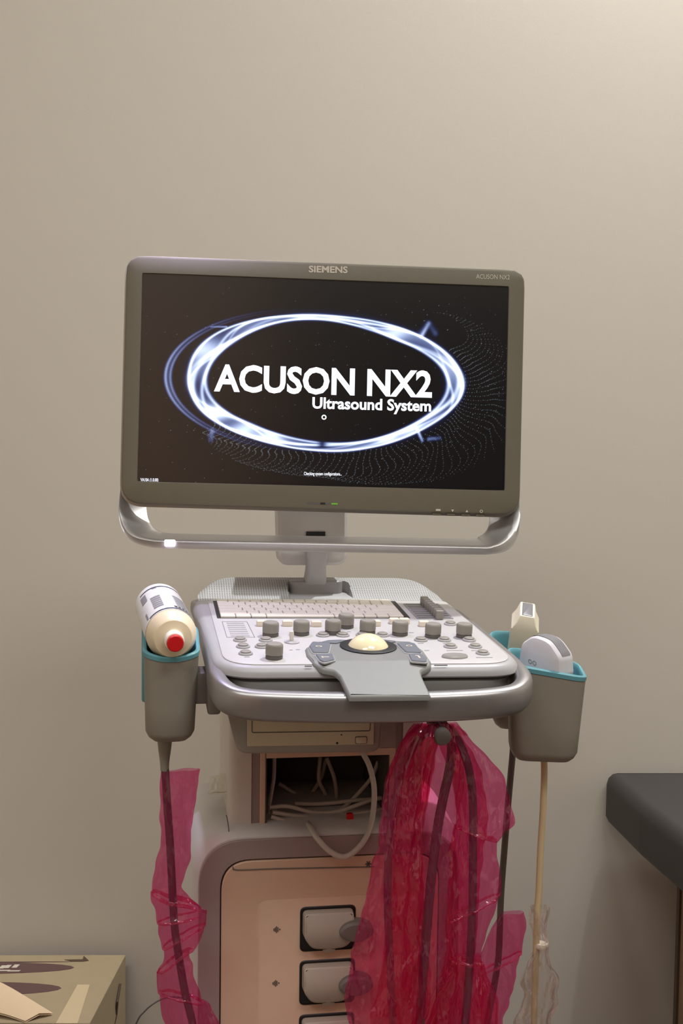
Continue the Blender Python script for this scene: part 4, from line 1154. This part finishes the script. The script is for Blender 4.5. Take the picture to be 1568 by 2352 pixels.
G(FL).slab(rr_pts(hp[0] + 0.001, hp[1], 0.044, 0.0130, 0.0015, rotp, 4), [(0, ztop_ - 0.004), (0, ztop_ + 0.0006), (0.001, ztop_ + 0.0012)]).build('probe_lens', M['lens'], lp, 'grey lens strip on top')
cpts = [(0.258, -0.035, 0.7747), (0.2568, -0.035, 0.7524), (0.2521, -0.035, 0.6852), (0.2488, -0.035, 0.629), (0.2456, -0.035, 0.5668), (0.2444, -0.035, 0.4928), (0.2395, -0.035, 0.4531), (0.2309, -0.035, 0.4008), (0.2217, -0.035, 0.345)]
G(F).tube(spline([(hp[0] - 0.002, hp[1], rrz - 0.03), (hp[0] - 0.004, hp[1], rrz - 0.09)] + list(cpts), 6), 0.0042, 12).build('cord', M['cabledark'], lp, 'dark grey cable')
rr_ = [(0.2445, 0.275, 0.5471), (0.2379, 0.2782, 0.5359), (0.2281, 0.2763, 0.5163), (0.2194, 0.2723, 0.4921), (0.2175, 0.2681, 0.4752), (0.2151, 0.2651, 0.4554), (0.2098, 0.2603, 0.4363), (0.2019, 0.2513, 0.4048), (0.197, 0.2487, 0.3649)]
bs = (rr_[-1][0], -0.04, rr_[-1][2])
solo(sleeve(G(off(bs)), rr_, -0.037, 0.011, 21.0, folds=[(0.4811, 0.006, 0.5)]), 'plastic_sleeve', M['pink'], bs, 'pink plastic sleeve with cut top corner, around the dark cable of the rear probe', 'plastic sleeve', autosmooth=0)

# ---- curved probe in the front right holder, cream cable, clear sleeve
q = (0.2557, -0.16, 0.8985)
bz_ = rtop - 0.05
cpb, F = thing('ultrasound_probe', (q[0], q[1], bz_), 'pale grey curved-face probe lying in the front right cup holder', 'probe')
g = G(F)
rotc = radians(-52)
c, s = cos(rotc), sin(rotc)
ztp = 0.9228
wid2 = 0.030
prof = ccw(rpoly([(-0.0285, -0.045), (0.0225, -0.045), (0.0285, -0.008), (0.0265, 0.012), (0.011, 0.0265), (-0.011, 0.0265), (-0.0275, 0.012), (-0.030, -0.008)], [0.004, 0.004, 0.014, 0.016, 0.020, 0.020, 0.016, 0.014], 6))
def pf(a, b, w): return (q[0] + a * c - w * s, q[1] + a * s + w * c, ztp - 0.0265 + b - 0.16 * a)
g.slab(prof, [(0.007, -0.0165), (0.002, -0.0145), (0, -0.011), (0, 0.011), (0.002, 0.0145), (0.007, 0.0165)], lambda a, b, w: pf(a, b, w))
g.build('probe_body', M['probegrey'], cpb)
arc_ = [p_ for p_ in prof if p_[1] > 0.0115]
arc_ = sorted(arc_, key=lambda p_: p_[0])
g = G(F)
g.loft([[pf(a * 1.015, b + 0.0006, w) for a, b in arc_] for w in (-0.0085, 0.0085)], False, False, close=False)
g.build('probe_lens', M['lens'], cpb, 'grey curved lens')
lo = [p_ for p_ in prof if p_[1] < 0.002]
g = G(F)
for k in range(2):
    g.loft([[pf(-0.012 + k * 0.006 + r * cos(a * pi / 8), -0.004 + r * sin(a * pi / 8), w) for a in range(16)] for r, w in ((0.0026, -0.0168), (0.0018, -0.0168))], False, False)
g.build('probe_mark', M['ink'], cpb, 'small printed rings')
cc = [(0.2586, -0.15, 0.7733), (0.2589, -0.15, 0.7215), (0.257, -0.15, 0.6695), (0.2561, -0.15, 0.6173), (0.2547, -0.15, 0.5911), (0.2544, -0.15, 0.5385), (0.2541, -0.15, 0.4856), (0.2544, -0.15, 0.4057)]
G(F).tube(spline([(q[0], q[1], bz_ + 0.01), (q[0] - 0.004, -0.152, bz_ - 0.05)] + list(cc), 6), 0.0040, 12).build('cord', M['cablecream'], cpb, 'cream cable')
cr = [(0.2433, 0.2699, 0.6), (0.2467, 0.2659, 0.5884), (0.2493, 0.2643, 0.57), (0.2517, 0.2651, 0.5594), (0.2529, 0.2668, 0.5529), (0.2479, 0.2693, 0.5409), (0.2418, 0.2723, 0.5278), (0.24, 0.2813, 0.5127), (0.2395, 0.2824, 0.4905), (0.2335, 0.2775, 0.4722), (0.2275, 0.2752, 0.4566), (0.2253, 0.2748, 0.4114)]
bs = (cr[-1][0], -0.15, cr[-1][2])
cs, F = thing('plastic_sleeve', bs, 'clear plastic sleeve tied around the cream cable at the right', 'plastic sleeve')
sleeve(G(F), cr, -0.15, 0.014, 30.5, amp=0.008, edge=0.005, pleat=0.15).build('film', M['clear'], cs, None, None, 0)
tx_, tz_ = (0.2599, 0.5535)
G(F).lathe([(0.0078, -0.0028), (0.0084, -0.001), (0.0084, 0.001), (0.0078, 0.0028)], (tx_, -0.15, tz_), (0.1, 0, 1), 20).build('tie_band', M['cream'], cs, 'pale band tied round the sleeve')

# ---- cables heaped in the cubby
GRP = 'grey cables heaped in the cubby'
def heap(pts): cable('coiled_cable', pts, 0.0026, M['cablegrey'], 'thin grey cable heaped in the open cubby of the column', 'cable', GRP, 8, 8)
heap([(-0.0509, -0.03, 0.6921), (-0.0277, -0.025, 0.6912), (0.0057, -0.02, 0.6807), (0.0387, -0.02, 0.6816), (0.0839, -0.015, 0.6935), (0.0989, -0.01, 0.6919)])
heap([(-0.0477, -0.036, 0.6879), (-0.0173, -0.03, 0.6804), (0.0154, -0.03, 0.6758), (0.0485, -0.028, 0.6783), (0.0965, -0.02, 0.6817)])
heap([(-0.0496, -0.04, 0.6838), (-0.0184, -0.04, 0.6739), (0.014, -0.04, 0.6704), (0.0475, -0.035, 0.6702), (0.0925, -0.03, 0.6701)])
heap([(-0.0166, -0.005, 0.6878), (0.0195, 0.0, 0.6849), (0.0642, 0.0, 0.6878), (0.1003, 0.0, 0.6888)])
heap([(-0.0424, -0.01, 0.6826), (-0.0051, -0.02, 0.6706), (0.0374, -0.03, 0.6683), (0.0859, -0.03, 0.6676)])
heap([(-0.042, 0.0, 0.7484), (-0.0428, 0.0, 0.7184), (-0.049, -0.01, 0.6884), (-0.0509, -0.02, 0.6751)])
heap([(0.0944, 0.02, 0.7308), (0.0826, 0.01, 0.7113), (0.053, 0.0, 0.6842), (0.0321, -0.01, 0.6753), (0.0168, -0.02, 0.6747)])
heap([(-0.0298, 0.06, 0.6945), (0.0049, 0.06, 0.6758), (0.0263, 0.07, 0.6955), (0.035, 0.08, 0.7188)])
heap([(0.0245, 0.06, 0.7276), (0.0217, 0.05, 0.7015), (0.0294, 0.05, 0.6838), (0.0321, 0.04, 0.6724)])
heap([(0.0317, 0.05, 0.7301), (0.0425, 0.05, 0.7008), (0.042, 0.03, 0.678), (0.0308, 0.0, 0.6755)])
lp_ = [(0.0602, -0.055, 0.7647), (0.0678, -0.062, 0.7492), (0.0726, -0.07, 0.7245), (0.0705, -0.075, 0.6939), (0.0606, -0.093, 0.6747), (0.0461, -0.102, 0.6604), (0.0314, -0.103, 0.653), (0.0148, -0.102, 0.6597), (-0.0003, -0.097, 0.6748), (-0.0051, -0.078, 0.6807), (-0.0046, -0.05, 0.6767), (0.0023, -0.03, 0.6741)]
bb_ = min(lp_, key=lambda p: p[2])
lo_ = cable('cable_loop', lp_, 0.0034, M['cablegrey'], 'grey cable hanging out of the cubby in a U over the base front', 'cable', None, 12)
cx0 = (0.0473, -0.045, 0.6823)
solo(G(off(cx0)).box(cx0[0] - 0.004, cx0[0] + 0.004, -0.049, -0.041, cx0[2] - 0.005, cx0[2] + 0.004, 0.001, 1), 'plug', M['red'], cx0, 'small red plug among the grey cables in the cubby', 'plug')

# ---- tissue on top of the base
tp = (-0.1086, 0.02, 0.6967)
g = G(off(tp))
def sheet(g_, corners, nx=14, ny=10, amp=0.0015, seed=0, thick=0.0012):
    grid = [[None] * (nx + 1) for _ in range(ny + 1)]
    a, b_, c_, d_ = [Vector(p) for p in corners]
    nrm = (b_ - a).cross(d_ - a).normalized()
    lay = []
    for off_ in (0, thick):
        gr = []
        for j in range(ny + 1):
            row = []
            for i in range(nx + 1):
                s_, t_ = i / nx, j / ny
                p = (a * (1 - s_) + b_ * s_) * (1 - t_) + (d_ * (1 - s_) + c_ * s_) * t_
                row.append(g_.bm.verts.new(g_.f @ (p + nrm * (off_ + amp * noise.noise(Vector((s_ * 4 + seed, t_ * 4, seed)))))))
            gr.append(row)
        lay.append(gr)
    for gr in lay:
        for j in range(ny):
            for i in range(nx):
                g_.face([gr[j][i], gr[j][i + 1], gr[j + 1][i + 1], gr[j + 1][i]])
    A, B = lay
    bd = [(0, i) for i in range(nx + 1)] + [(j, nx) for j in range(1, ny + 1)] + [(ny, i) for i in range(nx - 1, -1, -1)] + [(j, 0) for j in range(ny - 1, 0, -1)]
    for k in range(len(bd)):
        p, q_ = bd[k], bd[(k + 1) % len(bd)]
        g_.face([A[p[0]][p[1]], A[q_[0]][q_[1]], B[q_[0]][q_[1]], B[p[0]][p[1]]])
sheet(g, [(-0.1239, 0.01, 0.6998), (-0.1043, 0.01, 0.7024), (-0.109, 0.035, 0.7148), (-0.1195, 0.035, 0.714)], seed=2)
sheet(g, [(-0.1122, 0.004, 0.7034), (-0.0905, 0.004, 0.7021), (-0.0892, 0.025, 0.7199), (-0.1101, 0.025, 0.72)], seed=5)
sheet(g, [(-0.1222, 0.0, 0.7011), (-0.0907, 0.0, 0.7028), (-0.0887, 0.03, 0.6986), (-0.1175, 0.03, 0.6962)], seed=9)
solo(g, 'paper_tissue', M['paper'], tp, 'crumpled white paper tissue lying on the base behind the column', 'tissue')

# ================================================================== exam table on the right
BZ = 0.547
bx0 = 0.5767
et = empty('exam_table', Matrix.Translation((1.0, 1.6, 0)))
tag(et, 'black vinyl padded examination table against the wall at the right', 'examination table')
E = Matrix.Translation((-1.0, -1.6, 0))
mo = ccw(rpoly([(bx0, 2.088), (bx0 + 0.010, 1.90), (bx0 + 0.040, 1.62), (bx0 + 0.045, 0.55), (1.25, 0.55), (1.25, 2.088)], [0.02, 0.1, 0.1, 0.03, 0.03, 0.02], 6))
th_ = BZ - 0.4541
mt = G(E).slab(mo, [(0.016, BZ - th_), (0.005, BZ - th_ + 0.004), (0.0, BZ - th_ + 0.014), (0.0, BZ - 0.022), (0.003, BZ - 0.011), (0.010, BZ - 0.003), (0.016, BZ - 0.0008), (0.019, BZ)]).build('mattress', M['vinyl'], et, 'black vinyl padding')
lx_ = 0.6877
zt2 = BZ - th_
G(E).box(lx_, 1.20, 0.65, 1.985, 0.10, zt2).build('table_base', M['wood'], et, 'brown cabinet base')
G(E).box(lx_ - 0.004, lx_ + 0.004, 1.972, 1.986, 0.10, zt2).build('base_edge', M['woodedge'], et, 'dark edge strip')
for x in (lx_ + 0.05, 1.15):
    for y in (0.72, 1.9):
        G(E).box(x - 0.03, x + 0.03, y - 0.03, y + 0.03, 0.0, 0.11).build('leg', M['black'], et)

# ================================================================== cardboard box at the left
XB = (-0.2874, 0.215)
zB = XB[1]
bxf, byf = (-0.3094, 1.8242)
cb = empty('cardboard_box', Matrix.Translation((-0.5, 1.95, 0)))
tag(cb, 'brown cardboard carton with dark oval print by the wall at the lower left', 'box')
E = Matrix.Translation((0.5, -1.95, 0))
o = ccw([(XB[0], 2.07), (-0.80, 2.075), (-0.80, byf + 0.015), (bxf, byf)])
G(E).slab(o, [(0, 0.0), (0, zB - 0.001), (0.001, zB)]).build('carton', M['card'], cb)
def flat(name, pts, m, lift=0.0006, label=None):
    return G(E).slab(ccw(pts), [(0, zB - 0.0005), (0, zB + lift)]).build(name, m, cb, label)
def lens(x0, x1, y0, y1, n=24, tilt=0.0):
    return [((x0 + x1) / 2 + (x1 - x0) / 2 * cos(a), (y0 + y1) / 2 + (y1 - y0) / 2 * sin(a)) for a in [2 * pi * k / n for k in range(n)]]
l1 = [(-0.3697, 2.0194), (-0.5028, 2.04), (-0.4929, 1.9995)]
l2 = [(-0.377, 1.94), (-0.4695, 1.9635), (-0.431, 1.9223)]
flat('oval_print', lens(l1[0][0] - 0.34, l1[0][0], l1[2][1] - 0.002, l1[1][1] + 0.002), M['maroon'], 0.0006, 'dark maroon oval print')
flat('oval_print', lens(l2[0][0] - 0.30, l2[0][0], l2[2][1] - 0.004, l2[1][1] + 0.004), M['maroon'], 0.0006, 'dark maroon oval print')
yl = (-0.4578, 2.0428)
flat('print_line', lens(yl[0] - 0.30, yl[0] + 0.08, yl[1] - 0.0018, yl[1] + 0.0018), M['maroon'])
for k, (cx_, cy_, w) in enumerate([(-0.4956, 2.0229, 0.008), (-0.4869, 2.0245, 0.008), (-0.4737, 2.026, 0.009), (-0.4908, 2.0094, 0.02), (-0.4724, 2.0075, 0.02)]):
    flat('print_glyph', [(cx_ - w / 2, cy_ - (0.006 if k < 3 else 0.002)), (cx_ + w / 2, cy_ - (0.006 if k < 3 else 0.002)), (cx_ + w / 2 + 0.003, cy_ + (0.006 if k < 3 else 0.002)), (cx_ - w / 2 + 0.003, cy_ + (0.006 if k < 3 else 0.002))], M['ink_pale'], 0.0010)
flat('packing_tape', [(-0.3521, 1.9553), (-0.3316, 1.955), (-0.3284, 1.8231), (-0.3627, 1.8237)], M['tape'], 0.0005, 'strip of translucent tape')
t0 = [(-0.3922, 2.0505), (-0.3602, 2.0518), (-0.3611, 2.0658), (-0.3486, 2.0464), (-0.3572, 2.0431), (-0.3779, 2.0434)]
flat('torn_mark', t0, M['woodedge'], 0.0008, 'dark tear in the cardboard')
# bent flap standing up at the near edge
fp = [(-0.3739, 1.8591), (-0.4112, 1.8329)]
zq = zB
flp = G(E)
fa = [(-0.5173, 1.8849, 0.25), (-0.4884, 1.8952, 0.25), (-0.4618, 1.8901, 0.25), (-0.372, 1.8498, 0.219)]
fb = [(-0.5031, 1.8319, 0.227), (-0.4752, 1.8428, 0.227), (-0.444, 1.8388, 0.223), (-0.4112, 1.827, 0.218)]
fm = [tuple((p + q_) / 2 + (0.006 if i == 2 else 0) for i, (p, q_) in enumerate(zip(u_, v_))) for u_, v_ in zip(fa, fb)]
flp.loft([spline([(p[0], p[1], p[2] + 0.0) for p in r_], 4) for r_ in (fa, fm, fb)] , False, False, close=False)
flp.loft([spline([(p[0], p[1], p[2] - 0.003) for p in r_], 4) for r_ in (fa, fm, fb)] , False, False, close=False)
flp.build('flap', M['cardpale'], cb, 'pale cardboard flap bent upwards')
# marks on the carton's right side
d = (-0.2823, 0.2129)
G(E).tube([(XB[0] - 0.002, 2.02, zB - 0.03), (XB[0] - 0.0035, 1.995, zB - 0.05), (XB[0] - 0.006, 2.0, zB - 0.075), (XB[0] - 0.010, 1.98, zB - 0.095)], 0.0022, 6).build('side_mark', M['woodedge'], cb)

# ---- thin cord low on the left
cd = [(-0.227, 1.75, 0.251), (-0.2152, 1.75, 0.2694), (-0.202, 1.75, 0.2816), (-0.1876, 1.75, 0.2897), (-0.1691, 1.75, 0.293), (-0.1426, 1.75, 0.2886)]
pts = [(cd[0][0] - 0.05, 1.75, 0.004), (cd[0][0] - 0.03, 1.75, cd[0][2] - 0.08)] + list(cd)
b = pts[0]
o = G(Matrix.Translation(-Vector(b))).tube(spline(pts, 6), 0.0013, 8).build('power_cord', M['console_dark'], None, None, Matrix.Translation(b))
tag(o, 'thin dark cord curving behind the left pink sleeve', 'cord')

# ---- task light on the monitor handle (a real lamp in the handle)
tl = MROOT @ SM @ Vector((lx, -0.006, lz - 0.012))
_tl = lamp('task_lamp', 'AREA', tl, 1.1, (0.66, 0.60, 1.0), 0.02, (radians(-20), 0, 0))
_tl.data.spread = radians(110)
# ---- ceiling downlight fitting; frames added round the two fill lamps
d_ = G().lathe([(0.062, 0.0), (0.062, -0.006), (0.054, -0.010), (0.052, 0.0)], (0, 0, 0), (0, 0, 1), 32, False, False).build('downlight', M['ceiling'], None, None, Matrix.Translation((0.84, 1.90, CEIL)))
tag(d_, 'white round recessed ceiling downlight over the examination table', 'ceiling light')
for x, y, t in ((0.75, -0.2, 'right'), (-0.75, -0.6, 'left')):
    d_ = G().box(-0.62, -0.6, -0.32, 0.32, -0.012, 0).box(0.6, 0.62, -0.32, 0.32, -0.012, 0).box(-0.6, 0.6, -0.32, -0.3, -0.012, 0).box(-0.6, 0.6, 0.3, 0.32, -0.012, 0)
    d_ = d_.build('fill_lamp_frame', M['ceiling'], None, None, Matrix.Translation((x, y, CEIL)))
    tag(d_, 'white frame around the added fill light behind the camera to the ' + t, 'ceiling light')
